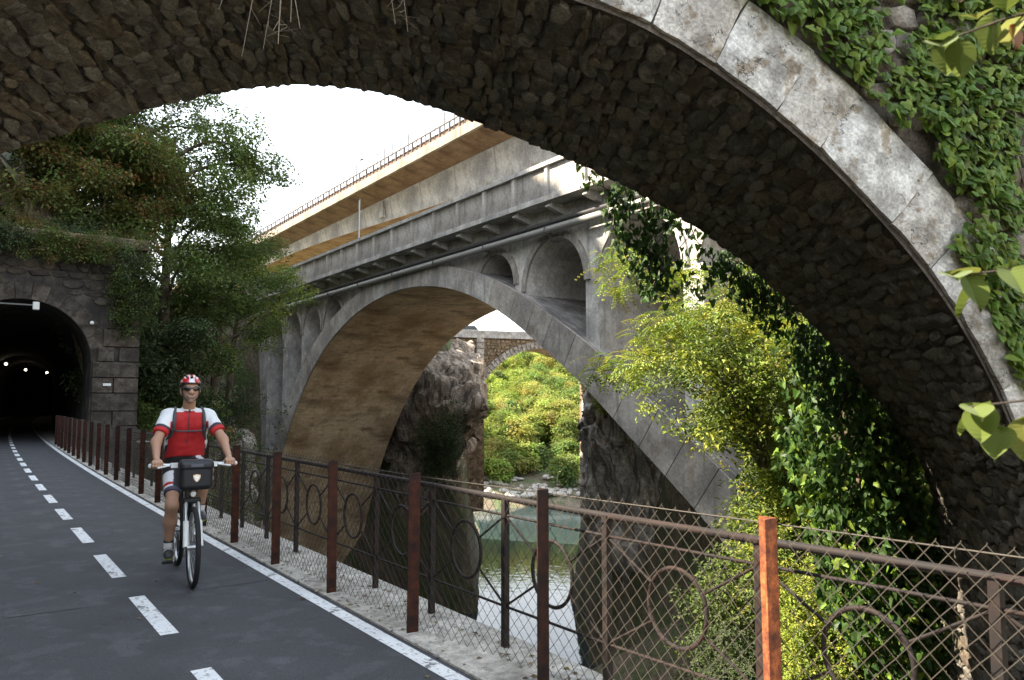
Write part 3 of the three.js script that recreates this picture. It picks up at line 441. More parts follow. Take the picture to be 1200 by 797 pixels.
// ---------- far rubble-stone arch bridge ----------
{
  srand(303);
  const fb = thing('far_stone_bridge', 'distant rubble stone arch bridge with pale voussoirs, seen through the concrete arch', 'bridge', [52.16, 0, -68.58], THREE.MathUtils.degToRad(-15.6));
  const Rr = 8.0, cy = 7.45 - Rr, ay = x => cy + Math.sqrt(Math.max(0, Rr * Rr - x * x)), hs = 6.75;
  const poly = [[-24, -10], [-hs, -10]]; for (let x = -hs; x <= hs + 0.01; x += 0.45) poly.push([x, ay(x)]); poly.push([hs, -10], [24, -10], [24, 8.4], [-24, 8.4]);
  part('rubble_wall', boxUV(prismZ(poly, -5.2, -0.05), 2.2), std({ map: stoneT, color: 0xc0ac94, bumpMap: stoneB, bumpScale: 0.1 }), fb);
  part('arch_soffit', (() => { const pos = [], idx = [], uv = []; for (let i = 0; i <= 30; i++) { const x = lerp(-hs + 0.02, hs - 0.02, i / 30), y = ay(x) - 0.02; pos.push(x, y, 0, x, y, -5.25); uv.push(0, i / 8, 1, i / 8); if (i) { const k = i * 2; idx.push(k - 2, k - 1, k + 1, k - 2, k + 1, k); } } const g = new THREE.BufferGeometry(); g.setAttribute('position', new THREE.Float32BufferAttribute(pos, 3)); g.setAttribute('uv', new THREE.Float32BufferAttribute(uv, 2)); g.setIndex(idx); g.computeVertexNormals(); return g; })(), M.soffit, fb);
  // small stones of the face, too many to pick apart
  const st = []; for (let y = -2; y < 8.3;) { const h = R(0.22, 0.42); for (let x = -9.5; x < 8;) { const l = R(0.3, 0.8); const xc = x + l / 2, yc = y + h / 2; x += l; if ((Math.abs(xc) > hs + 0.3 || yc > ay(xc) + 0.75) && Math.hypot(xc, yc - cy) > Rr + 0.7) { const g = pick(blobs).clone(); g.applyMatrix4(new THREE.Matrix4().makeBasis(V(l, 0, 0), V(0, 0, R(0.06, 0.14)), V(0, -h, 0)).setPosition(V(xc, yc, -0.05))); st.push(g); } } y += h; }
  part('rubble_stones', mergeGeometries(st, false), std({ map: stoneT, color: 0xcab698, bumpMap: stoneB, bumpScale: 0.02 }), fb).userData.kind = 'stuff';
  const vm = [0xffffff, 0xe6e2de].map(c => std({ map: stoneT, color: c }));
  const th0 = Math.asin(hs / Rr); for (let i = 0; i < 34; i++) { const a = lerp(-th0, th0, i / 34) + 0.003, b = lerp(-th0, th0, (i + 1) / 34) - 0.006, t = (q, r) => [Math.sin(q) * r, cy + Math.cos(q) * r]; part('voussoir', boxUV(prismZ([t(a, Rr - 0.03), t(b, Rr - 0.03), t(b, Rr + 0.7), t(a, Rr + 0.7)], -0.5, 0.12), 1.5), pick(vm), fb); }
  const blk = boxUV(box(-0.42, 0.42, 0, 0.62, -0.3, 0.22), 1.5); for (let y = 0; y < 8.2; y += 0.66) part('pilaster_block', blk, pick(vm), fb).position.set(-7.25, y, 0);
  part('coping', boxUV(box(-24, 24, 8.4, 9.2, -0.7, 0.3), 3), std({ map: concreteT, color: 0xffffff }), fb); part('rear_coping', boxUV(box(-24, 24, 8.4, 9.2, -5.3, -4.8), 3), M.concrete, fb);
  const van = thing('parked_van', 'pale grey van on the far stone bridge, only its top showing', 'van', [45.4, 8.42, -73.3], THREE.MathUtils.degToRad(-15.6)); const vmx = std({ color: 0xb8bcc0, roughness: 0.35, metalness: 0.2 }), gl = std({ color: 0x1c2226, roughness: 0.1 });
  part('body', prismZ([[-1.5, 0.3], [1.5, 0.3], [1.55, 0.9], [1.0, 1.02], [0.62, 1.5], [-0.9, 1.52], [-1.5, 1.0]], -0.7, 0.7), vmx, van);
  part('window', prismZ([[0.9, 1.05], [0.57, 1.45], [-0.8, 1.46], [-1.2, 1.05]], -0.72, 0.72), gl, van); for (const [x, z] of [[-0.95, 0.62], [0.95, 0.62], [-0.95, -0.62], [0.95, -0.62]]) { const w = new THREE.CylinderGeometry(0.28, 0.28, 0.2, 16); w.rotateX(Math.PI / 2); w.translate(x, 0.28, z); part('wheel', w, M.iron, van); }
}
// ---------- tunnel portal and tunnel ----------
srand(404);
{
  const A = 34, cx = 1.35 + shift(A), hw = 2.32, sy = 3.08, top = 7.6;
  const pt = thing('tunnel_portal', 'stained stone tunnel portal, tone darkened for deep shade, with arched mouth at the end of the path', 'tunnel portal', [cx, 0, -A]);
  const outl = new THREE.Shape(); outl.moveTo(-5.5, -2); outl.lineTo(3.95, -2); outl.lineTo(3.95, top); outl.lineTo(-5.5, top); outl.closePath();
  const hole = new THREE.Path(); hole.moveTo(-hw, -2.2); hole.lineTo(-hw, sy); hole.absarc(0, sy, hw, Math.PI, 0, true); hole.lineTo(hw, -2.2);
  const s = new THREE.Shape(); s.moveTo(-5.5, -2); s.lineTo(-hw, -2); s.lineTo(-hw, sy); for (let i = 1; i < 20; i++) { const t = Math.PI * (1 - i / 20); s.lineTo(Math.cos(t) * hw, sy + Math.sin(t) * hw); } s.lineTo(hw, sy); s.lineTo(hw, -2); s.lineTo(3.95, -2); s.lineTo(3.95, top); s.lineTo(-5.5, top); s.closePath();
  const wg = new THREE.ExtrudeGeometry(s, { depth: 1.4, bevelEnabled: false }); wg.translate(0, 0, -1.4);
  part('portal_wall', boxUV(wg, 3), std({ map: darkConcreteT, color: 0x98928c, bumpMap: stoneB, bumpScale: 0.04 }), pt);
  part('coping', boxUV(merge([new RoundedBoxGeometry(9.9, 0.42, 1.9, 1, 0.05).translate(-0.75, top + 0.21, -0.6)]), 3), std({ map: stoneT, color: 0xa89c80 }), pt);
  const mats = [0x7e7872, 0x726c68, 0x88807a].map(c => std({ map: stoneT, color: c, bumpMap: stoneB, bumpScale: 0.03 }));  // block colours darkened for the deep shade here as well as stain
  // voussoirs round the mouth
  for (let i = 0; i < 15; i++) { const t0 = Math.PI * i / 15 + 0.006, t1 = Math.PI * (i + 1) / 15 - 0.006, f = (t, r) => [Math.cos(t) * r, sy + Math.sin(t) * r]; const p = []; for (let k = 0; k <= 3; k++) p.push(f(lerp(t0, t1, k / 3), hw + 0.01)); for (let k = 3; k >= 0; k--) p.push(f(lerp(t0, t1, k / 3), hw + 0.62)); part('voussoir', boxUV(prismZ(p, -0.6, 0.05), 1.5), pick(mats), pt); }
  // big ashlar blocks of the right pier
  let y = 0.02, row = 0; while (y < 5.2) { const h = [0.62, 0.58, 0.7, 0.6][row % 4]; const cut = row % 2 ? [hw + 0.03, 3.1, 4.0] : [hw + 0.03, 4.0]; for (let k = 0; k < cut.length - 1; k++) { const x0 = cut[k] + (y > sy ? Math.max(0, 0.0 + (y + h - sy) * 0.25) : 0); if (cut[k + 1] - x0 < 0.2) continue; const g = new RoundedBoxGeometry(cut[k + 1] - x0 - 0.035, h - 0.035, 0.3, 1, 0.02); g.translate((x0 + cut[k + 1]) / 2, y + h / 2, 0.02 + R(-0.015, 0.02)); part('ashlar_block', boxUV(g, 1.5), pick(mats), pt); } y += h; row++; }
  const portalMats = [0x746e68, 0x686260, 0x7c7468].map(c => std({ map: stoneT, color: c, bumpMap: stoneB, bumpScale: 0.02 }));  // upper wall stones: shade of the recess and stain both in the colour
  const L = []; for (let yy = 5.3; yy < 7.5;) { const h = R(0.24, 0.4); for (let x = -2.6; x < 3.9;) { const l = R(0.35, 0.8); const xc = x + l / 2, yc = yy + h / 2; x += l; if (Math.hypot(xc, yc - sy) > hw + 0.85) L.push({ m: new THREE.Matrix4().makeBasis(V(l, 0, 0), V(0, 0, R(0.03, 0.08)), V(0, -h, 0)).setPosition(V(xc, yc, 0)), g: pick(blobs), mat: pick(portalMats), size: 1 }); } yy += h; }
  placeStones(L, pt, 'wall_stone', 120);
  // tunnel lining
  const cs = []; cs.push([-hw - 0.0, -0.3], [-hw, 1.5], [-hw, sy]); for (let i = 1; i < 14; i++) { const t = Math.PI * (1 - i / 14); cs.push([Math.cos(t) * hw, sy + Math.sin(t) * hw]); } cs.push([hw, sy], [hw, 1.5], [hw, -0.3]);
  const pos = [], idx = [], uv = [], n = 60, A0 = 35.3, A1 = 150, m = cs.length; for (let i = 0; i <= n; i++) { const a = lerp(A0, A1, i / n), c = shift(a) - shift(A); let l = 0; cs.forEach((p, k) => { if (k) l += Math.hypot(p[0] - cs[k - 1][0], p[1] - cs[k - 1][1]); pos.push(p[0] + c, p[1], -(a - A)); uv.push(a / 3, l / 3); }); if (i) for (let k = 0; k < m - 1; k++) { const b = (i - 1) * m + k; idx.push(b, b + 1, b + m + 1, b, b + m + 1, b + m); } }
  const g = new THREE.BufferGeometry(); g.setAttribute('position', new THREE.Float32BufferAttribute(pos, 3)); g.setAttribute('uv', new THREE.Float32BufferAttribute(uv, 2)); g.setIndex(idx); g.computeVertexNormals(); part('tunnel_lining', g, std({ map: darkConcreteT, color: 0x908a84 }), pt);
  const cE = shift(150) - shift(A); part('tunnel_end', box(cE - 4, cE + 4, -1, 7, -117, -116.2), M.concrete, pt);
  struct('tunnel_floor', (() => { const gg = ribbon(-3.2, 6.2, 34.2, 150, -0.02, 2, 3); return gg; })(), M.concrete).userData.label = 'dark concrete floor of the tunnel';
  // small fittings
  const wl = thing('portal_light', 'small white floodlight box on the crown of the tunnel mouth', 'lamp', [2.05, 5.15, -33.85]); part('housing', new RoundedBoxGeometry(0.22, 0.3, 0.16, 1, 0.03), std({ color: 0xd8d8d2 }), wl); part('cable_bar', box(-2.4, -0.1, 0.0, 0.05, -0.03, 0.03), std({ color: 0x6a6a68 }), wl);
  const sg = thing('wall_plate', 'small white number plate on the portal masonry', 'sign', [4.52, 2.25, -33.8]); part('plate', box(-0.14, 0.14, -0.05, 0.05, -0.015, 0.015), std({ color: 0xd8d8d4 }), sg); part('plate_frame', box(-0.16, 0.16, -0.07, 0.07, -0.025, -0.016), M.iron, sg);
  const kn = thing('cable_insulator', 'round white insulator knob beside the tunnel arch', 'insulator', [3.92, 4.62, -33.85]); part('knob', new THREE.SphereGeometry(0.08, 10, 8), std({ color: 0xe4e4de, roughness: 0.4 }), kn); part('pin', bar(V(0, 0, 0), V(0, 0, -0.15), 0.02), M.iron, kn);
  // lamps in the tunnel
  [[2.67, 4.62, 75], [4.73, 4.62, 88], [7.02, 4.62, 95]].forEach(([b, yy, a], i) => { const lp = thing('tunnel_lamp', 'small glowing lamp under the tunnel roof, ' + ['first inside the mouth', 'between the two others', 'deepest in the tunnel'][i], 'lamp', [b, yy, -a], 0, 'lamps inside the tunnel'); part('bulb', new THREE.SphereGeometry(0.11, 12, 8), new THREE.MeshStandardMaterial({ color: 0xffffff, emissive: new THREE.Color(1, 0.86, 0.62), emissiveIntensity: 2 }), lp); part('bracket', bar(V(0, 0.1, 0), V(0, 0.5, 0), 0.03), M.iron, lp); const l = new THREE.PointLight(new THREE.Color(1, 0.86, 0.62), 0.015); l.position.set(0, -0.25, 0.1); l.castShadow = true; l.name = 'lamp_glow'; lp.add(l); });
}
// ---------- fence: rusty posts with chain-link mesh, and the old iron railing behind ----------
{
  srand(505);
  const posts = [[-0.75, 3.0], [0.7, 2.95], [2.17, 2.85], [3.63, 2.73], [4.95, 2.61], [6.34, 2.58]]; for (let a = 7.74; a < 34; a += 1.42) posts.push([a, 2.57 + shift(a)]);
  const fence = thing('chain_link_fence', 'rusty chain-link fence along the edge of the cycle path', 'fence', [2.57, 0, -16]);
  const F = (b, y, a) => V(b - 2.57, y, -a + 16);
  const ang = (() => { const s = new THREE.Shape(); const t = 0.008, w = 0.085; [[0, 0], [w, 0], [w, t], [t, t], [t, w], [0, w]].forEach((p, i) => i ? s.lineTo(p[0], p[1]) : s.moveTo(p[0], p[1])); s.closePath(); const g = new THREE.ExtrudeGeometry(s, { depth: 1.14, bevelEnabled: false }); g.rotateX(-Math.PI / 2); g.translate(-0.04, 0, 0.04); return boxUV(g, 0.5); })();
  const rmats = [0xffffff, 0x6e625a, 0x564e48].map(c => std({ map: rustT, color: c, bumpMap: stoneB, bumpScale: 0.002 }));
  posts.forEach(([a, b], i) => { const o = part('post', ang, i === 2 ? rmats[0] : pick(rmats.slice(1)), fence); o.position.copy(F(b, -0.04, a)); o.rotation.set(R(-0.012, 0.012), Math.PI / 2 + R(-0.1, 0.1), R(-0.012, 0.012)); });  // one post keeps the bright rust, painted as sunlit; the others are darkened
  const cr = 0.0018, dw = 0.084, dh = 0.092;
  for (let i = 0; i + 1 < posts.length; i++) {
    const [a0, b0] = posts[i], [a1, b1] = posts[i + 1]; const dir = V(b1 - b0, 0, -(a1 - a0)); const L = dir.length(); dir.normalize(); const nn = Math.round(L / (dw / 2)), st = L / nn, rows = 12, segs = [];
    const P = (k, j) => { const y = 0.03 + j * dh * 0.5 + ((k * 7 + j * 3) % 5) * 0.0012 + 0.012 * Math.sin((a0 + k * st) * 2.1); const q = F(b0 + 0.06, y, a0).addScaledVector(dir, k * st); const s = 0.004 * ((k + j) % 2 ? 1 : -1) + 0.012 * Math.sin((a0 + k * st) * 3.7 + y * 4); q.x += s; return q; };
    const wr = a0 > 14 ? 0.003 : a0 > 9 ? 0.0024 : cr;
    for (let k = 0; k < nn; k++) for (let j = 0; j < 2 * rows - 1; j++) { if ((k + j) % 2 === 0) segs.push([P(k, j), P(k + 1, j + 1)]); else segs.push([P(k, j + 1), P(k + 1, j)]); }
    // barbed twists at the top edge
    for (let k = 0; k <= nn; k++) if ((k + 2 * rows - 1) % 2 === 0) { const t = P(k, 2 * rows - 1), u = t.clone(); u.y += 0.009; u.z += 0.004; segs.push([t, u]); }
    const pos = new Float32Array(segs.length * 18 * 3); let o = 0; const d = V(), u = V(), v = V();
    for (const [p, q] of segs) { d.copy(q).sub(p).normalize(); u.set(1, 0, 0); v.copy(d).cross(u).normalize(); const c = [0, 1, 2].map(t => { const an = t * 2.0944; return u.clone().multiplyScalar(Math.cos(an) * wr).addScaledVector(v, Math.sin(an) * wr); }); for (let t = 0; t < 3; t++) { const e = c[t], f = c[(t + 1) % 3]; for (const [x, y] of [[p, e], [q, e], [q, f], [p, e], [q, f], [p, f]]) { pos[o++] = x.x + y.x; pos[o++] = x.y + y.y; pos[o++] = x.z + y.z; } } }
    const g = new THREE.BufferGeometry(); g.setAttribute('position', new THREE.BufferAttribute(pos, 3)); g.computeVertexNormals(); part('wire_mesh', g, M.wire, fence);
    part('tension_wire', merge([bar(F(b0 + 0.06, 1.07, a0), F(b1 + 0.06, 1.07, a1), 0.0035, 5)], false), M.wire, fence);
  }
  // old railing
  const rl = thing('iron_railing', 'old brown iron railing with circle motifs behind the chain-link fence', 'railing', [2.95, 0, -16]);
  const Q = (b, y, a) => V(b - 2.95, y, -a + 16), bx = a => 2.95 + shift(a) + (a < 3.5 ? (3.5 - a) * 0.06 : 0);
  const im = [std({ map: rustT, color: 0x3c3c3c, roughness: 0.85 }), std({ map: rustT, color: 0x303030, roughness: 0.8 })];
  const postG = boxUV(box(-0.02, 0.02, 0, 0.97, -0.02, 0.02), 0.5), ringG = new THREE.TorusGeometry(0.195, 0.012, 6, 36); ringG.rotateY(Math.PI / 2);
  const r0 = -0.6, sp = 0.978;
  for (let i = 0; i < 36; i++) { const a = r0 + i * sp, a2 = a + sp, b = bx(a), b2 = bx(a2), c = (a + a2) / 2, m = pick(im); part('baluster_post', postG, m, rl).position.copy(Q(b, 0, a));
    part('top_rail', bar(Q(b, 0.965, a), Q(b2, 0.965, a2), 0.02, 6), m, rl); part('rail', bar(Q(b, 0.855, a), Q(b2, 0.855, a2), 0.009, 5), m, rl); part('rail', bar(Q(b, 0.27, a), Q(b2, 0.27, a2), 0.009, 5), m, rl);
    const cc = Q((b + b2) / 2, 0.562, c); part('circle', ringG, m, rl).position.copy(cc);
    for (const [sa, sy] of [[-1, 1], [-1, -1], [1, 1], [1, -1]]) { const p = Q(sa < 0 ? b : b2, sy > 0 ? 0.855 : 0.27, sa < 0 ? a : a2), d = p.clone().sub(cc), e = cc.clone().addScaledVector(d.normalize(), 0.195); part('brace', bar(e, p, 0.008, 5), m, rl); } }
}
// ---------- cliffs ----------
{
  const ridged = (x, y, z, o) => { let s = 0, a = 0.5; for (let i = 0; i < o; i++) { s += a * Math.abs(vnoise(x, y, z) * 2 - 1); x = x * 2.1 + 3; y = y * 2.1 + 7; z = z * 2.1 + 1; a *= 0.5; } return s; };
  const block = (x, y, z) => { const i = Math.floor(x), j = Math.floor(y), k = Math.floor(z); let best = 9, h = 0; for (let a = -1; a < 2; a++) for (let b = -1; b < 2; b++) for (let c = -1; c < 2; c++) { const X = i + a, Y = j + b, Z = k + c, dx = X + hash3(X, Y, Z) - x, dy = Y + hash3(X + 91, Y, Z) - y, dz = Z + hash3(X, Y + 57, Z) - z, d = dx * dx + dy * dy + dz * dz; if (d < best) { best = d; h = hash3(X + 7, Y + 3, Z + 11); } } return h - 0.5; };
  // polygon cliffs: columns given by outline (b,a), with a lean profile by height
  function cliff(name, label, outline, y0, y1, lean, cell, org, mat = M.rock, topF = () => 0) {
    const dist = (b, a) => { let ins = false, d = 1e9; for (let i = 0, j = outline.length - 1; i < outline.length; j = i++) { const [x1, q1] = outline[i], [x2, q2] = outline[j]; if ((q1 > a) !== (q2 > a) && b < (x2 - x1) * (a - q1) / (q2 - q1) + x1) ins = !ins; const dx = x2 - x1, dy = q2 - q1, t = clamp(((b - x1) * dx + (a - q1) * dy) / (dx * dx + dy * dy), 0, 1); d = Math.min(d, Math.hypot(b - x1 - dx * t, a - q1 - dy * t)); } return ins ? -d : d; };
    const bs = outline.map(p => p[0]), as = outline.map(p => p[1]); const mn = [Math.min(...bs) - 3, y0 - 2, -Math.max(...as) - 3], mx = [Math.max(...bs) + 3, y1 + 3, -Math.min(...as) + 3];
    const g0 = surfaceNets((x, y, z) => { const d = dist(x, -z) + lean(y); const n = (ridged(x * 0.13, y * 0.1, z * 0.13, 4) - 0.42) * 2.6 + block(x * 0.32 + y * 0.08, y * 0.42, z * 0.32) * 1.5 + block(x * 0.9, y * 1.1 + x * 0.2, z * 0.9) * 0.55 + (fbm(x * 1.3, y * 1.3, z * 1.3, 2) - 0.5) * 0.4; return Math.max(d + n, y - y1 - topF(x, -z) - n * 0.9, y0 - y); }, mn, mx, cell);
    let g = toCreasedNormals(g0, 0.55); const o = thing(name, label, 'cliff', org); g.translate(-org[0], -org[1], -org[2]); part('rock_face', boxUV(g, 5), mat, o); return o;
  }
  cliff('rock_cliff', 'brown overhanging rock bluff under the far bridge, shrubs on it', [[36.4, 57], [41, 64.3], [45, 70.8], [48, 77], [40, 82], [33, 75], [31, 66]], -18, 4.8, y => { const k = [[-20, 2.2], [-16, 3], [-13, 4.4], [-9, 3.7], [-4.5, 2.2], [0.8, 0.1], [3, 0.4], [9, 0.4]]; for (let i = 1; i < k.length; i++) if (y < k[i][0]) return lerp(k[i - 1][1], k[i][1], (y - k[i - 1][0]) / (k[i][0] - k[i - 1][0])); return 0; }, 0.42, [40, -16, -66], std({ map: rockT, color: 0xd6cabc, bumpMap: stoneB, bumpScale: 0.08 }), (b, a) => clamp((a - 60) * 0.35, -2, 3.5) - clamp((b - 44) * 0.6, 0, 3));
  cliff('rock_cliff', 'grey streaked rock bluff below the concrete arch on the right shore', [[33.6, 39.8], [46, 54.6], [56, 66], [64, 60], [50, 40], [42, 26], [35, 27]], -18, 4.5, y => 1.0 + (y < -8 ? Math.min(3.4, (-8 - y) * 0.9) : 0) + (y > -1 ? (y + 1) * 0.12 : 0), 0.36, [42, -16, -45]);
  cliff('rock_cliff', 'dark rock wall at the left foot of the concrete arch', [[8.5, 38.5], [12.5, 46], [16.5, 55], [18.5, 62], [20, 71], [27, 76], [34, 70], [36, 78], [18, 82], [6, 56], [5.6, 41]], -18, 0.6, y => (y < -8 ? 0 : (y + 8) * 0.16), 0.6, [18, -16, -58]);
}
// ---------- vegetation ----------
srand(606);
function leafQuad(P, T, L, w, fold = 0.25) { // P root, T direction, leaf lying on local plane; returns positions of a folded pointed leaf
  const t = T.clone().normalize(), s = V(0, 1, 0).cross(t); if (s.lengthSq() < 1e-4) s.set(1, 0, 0); s.normalize(); const n = t.clone().cross(s).normalize();
  const m = P.clone().addScaledVector(t, L * 0.45), e = P.clone().addScaledVector(t, L).addScaledVector(n, -L * 0.12), l = m.clone().addScaledVector(s, w / 2).addScaledVector(n, w * fold), r = m.clone().addScaledVector(s, -w / 2).addScaledVector(n, w * fold);
  return [P, l, e, P, e, r];
}
function geoFrom(list) { const pos = new Float32Array(list.length * 3); list.forEach((p, i) => pos.set([p.x, p.y, p.z], i * 3)); const g = new THREE.BufferGeometry(); g.setAttribute('position', new THREE.BufferAttribute(pos, 3)); g.computeVertexNormals(); return g; }
const sprigs = [0, 1, 2].map(() => { const L = []; for (let i = 0; i < 11; i++) { const th = R(0, 6.28), ph = R(-0.5, 0.9), r = R(0.1, 0.5); const p = V(Math.cos(th) * r, R(-0.3, 0.3), Math.sin(th) * r); L.push(...leafQuad(p, V(Math.cos(th), ph - 0.4, Math.sin(th)), R(0.26, 0.42), R(0.15, 0.24))); } return geoFrom(L); });
const pinnate = [0, 1].map(() => { const L = []; for (let f = 0; f < 3; f++) { const y0 = R(0, 6.28), D = V(Math.cos(y0), R(-0.5, 0.2), Math.sin(y0)).normalize(), o = V(R(-0.1, 0.1), R(-0.1, 0.1), R(-0.1, 0.1)), side = D.clone().cross(V(0, 1, 0)).normalize(); for (let i = 0; i < 7; i++) { const p = o.clone().addScaledVector(D, 0.12 + i * 0.11); p.y -= i * i * 0.008; for (const s of [-1, 1]) L.push(...leafQuad(p, side.clone().multiplyScalar(s).addScaledVector(D, 0.35).add(V(0, -0.25, 0)), 0.17, 0.085)); } } return geoFrom(L); });
const ivyLeaf = (() => { // five-lobed leaf in the x,y plane hanging down from its stalk
  const o = [[0, 0], [0.28, 0.16], [0.5, 0.02], [0.34, -0.3], [0.3, -0.46], [0, -0.92], [-0.3, -0.46], [-0.34, -0.3], [-0.5, 0.02], [-0.28, 0.16]], L = []; const P = o.map(([x, y]) => V(x, y, -0.3 * Math.abs(x) + 0.08 * (y + 0.5) * (y + 0.5))); const c = V(0, -0.3, 0.08); for (let i = 0; i < o.length; i++) L.push(c, P[(i + 1) % o.length], P[i]); return geoFrom(L); })();
const leafMat = (rough = 0.6) => new THREE.MeshPhysicalMaterial({ color: 0xffffff, roughness: rough, transmission: 0.45, thickness: 0, side: THREE.DoubleSide, specularIntensity: 0.4 });
const LMt = leafMat(0.7); LMt.transmission = 0.5; const LM = leafMat(0.75), LMs = leafMat(0.5);
const _m = new THREE.Matrix4(), _q = new THREE.Quaternion(), _e = new THREE.Euler(), _c = new THREE.Color();
function instances(name, parent, geo, mat, items) { // items: {p, q, s, c}
  const im = new THREE.InstancedMesh(geo, mat, items.length); im.name = name; im.castShadow = im.receiveShadow = true; im.userData.kind = 'stuff';
  items.forEach((it, i) => { _m.compose(it.p, it.q, V(it.s, it.s, it.s)); im.setMatrixAt(i, _m); im.setColorAt(i, it.c); }); parent.add(im); return im;
}
const rq = (tilt = 6.28) => new THREE.Quaternion().setFromEuler(_e.set(R(-tilt, tilt), R(0, 6.28), R(-tilt, tilt)));
function col(pal, j = 0.22) { const c = pick(pal), k = 1 + R(-j, j); return new THREE.Color().setRGB(c[0] * k * R(0.9, 1.1), c[1] * k, c[2] * k * R(0.85, 1.15)); }
const GREEN = [[0.10, 0.15, 0.028], [0.075, 0.115, 0.022], [0.13, 0.175, 0.032], [0.11, 0.14, 0.034]];
const DARK = [[0.045, 0.07, 0.02], [0.055, 0.085, 0.022], [0.065, 0.085, 0.03]];
const YEL = [[0.24, 0.31, 0.035], [0.30, 0.34, 0.04], [0.16, 0.23, 0.03], [0.33, 0.33, 0.05]];
const AUT = [[0.12, 0.14, 0.03], [0.15, 0.13, 0.035], [0.11, 0.15, 0.03], [0.14, 0.16, 0.03], [0.20, 0.11, 0.03]];
const IVY = [[0.12, 0.21, 0.024], [0.16, 0.25, 0.028], [0.09, 0.16, 0.022], [0.21, 0.28, 0.034], [0.14, 0.20, 0.025]];
const DIVY = [[0.04, 0.085, 0.016], [0.05, 0.10, 0.018], [0.035, 0.07, 0.016]];
// a tree: tapered trunk with limbs, crown of leaf sprigs clumped round the limb ends
function tree(name, label, base, h, rad, o = {}) {
  const t = thing(name, label, o.cat || 'tree', [base.x, base.y, base.z], 0, o.group);
  const lean = o.lean || V(0, 0, 0), gs = [], tips = []; const top = V(lean.x, h * 0.85, lean.z);
  const r0 = o.r || h * 0.018 + 0.04; const mid = V(lean.x * 0.35 + R(-0.2, 0.2), h * 0.42, lean.z * 0.35 + R(-0.2, 0.2));
  gs.push(taper([V(0, -0.6, 0), V(0, 0.2, 0), mid, top], r0, r0 * 0.25, 7, 10));
  const n = o.limbs || 14; const tc = new THREE.CatmullRomCurve3([V(0, 0, 0), mid, top]);
  for (let i = 0; i < n; i++) { const f = lerp(o.low || 0.25, 0.98, (i + R(0, 0.8)) / n), p = tc.getPointAt(clamp(f, 0, 1)), th = i * 2.4 + R(-0.4, 0.4), len = rad * R(0.55, 1.05) * (1 - 0.45 * Math.abs(f - 0.55)); const e = p.clone().add(V(Math.cos(th) * len, len * R(0.05, 0.55) + (o.droop ? -len * 0.45 : 0), Math.sin(th) * len)); const m2 = p.clone().lerp(e, 0.5); m2.y += len * 0.14; gs.push(taper([p, m2, e], r0 * 0.32, r0 * 0.07, 5, 6)); tips.push(e, m2.clone().lerp(e, 0.3)); for (let k = 0; k < 2; k++) { const q = e.clone().add(V(R(-1, 1), R(-0.4, 0.6), R(-1, 1)).multiplyScalar(len * 0.4)); gs.push(bar(m2.clone().lerp(e, 0.4), q, r0 * 0.06, 4)); tips.push(q); } }
  tips.push(top);
  part('trunk', merge(gs), M.bark, t);
  const items = [], N = o.n || 1600, sc = o.leaf || 0.55; 
  for (let i = 0; i < N; i++) { const c = pick(tips), k = rad * (o.clump || 0.3); const d = V(R(-1, 1), R(-1, 1), R(-1, 1)); if (d.lengthSq() > 1) { d.normalize().multiplyScalar(R(0.4, 1)); } const p = c.clone().add(V(d.x * k, d.y * k * 0.6, d.z * k)); items.push({ p, q: rq(0.5), s: sc * R(0.6, 1.25), c: col(o.pal || GREEN) }); }
  const gsL = o.geo || sprigs; gsL.forEach((g, gi) => instances('crown', t, g, o.mat || LM, items.filter((_, i) => i % gsL.length === gi)));
  return t;
}
function shrub(name, label, base, rx, ry, rz, N, o = {}) { // bush: stems and leaf mass
  const t = thing(name, label, o.cat || 'shrub', [base.x, base.y, base.z], 0, o.group); const gs = [], tips = [];
  for (let i = 0; i < (o.stems || 12); i++) { const th = R(0, 6.28), k = Math.sqrt(rnd()); const e = V(Math.cos(th) * rx * k, ry * R(0.45, 1) * (1 - 0.3 * k), Math.sin(th) * rz * k).add(o.lean || V(0, 0, 0)); gs.push(taper([V(R(-0.1, 0.1), -0.3, R(-0.1, 0.1)), e.clone().multiplyScalar(0.5).add(V(0, ry * 0.12, 0)), e], o.stemR || 0.035, 0.008, 4, 6)); tips.push(e, e.clone().multiplyScalar(0.75), e.clone().multiplyScalar(0.5)); }
  part('stems', merge(gs), M.bark, t);
  const items = []; for (let i = 0; i < N; i++) { const c = pick(tips), d = V(R(-1, 1), R(-1, 1), R(-1, 1)); const k = o.clump || 0.3; const p = c.clone().add(V(d.x * rx * k, d.y * ry * k, d.z * rz * k)); items.push({ p, q: rq(0.6), s: (o.leaf || 0.4) * R(0.6, 1.25), c: col(o.pal || GREEN) }); }
  const gl = o.geo || sprigs; gl.forEach((g, gi) => instances('foliage', t, g, o.mat || LM, items.filter((_, i) => i % gl.length === gi))); return t;
}
const gy = (b, a) => ground(b, a);
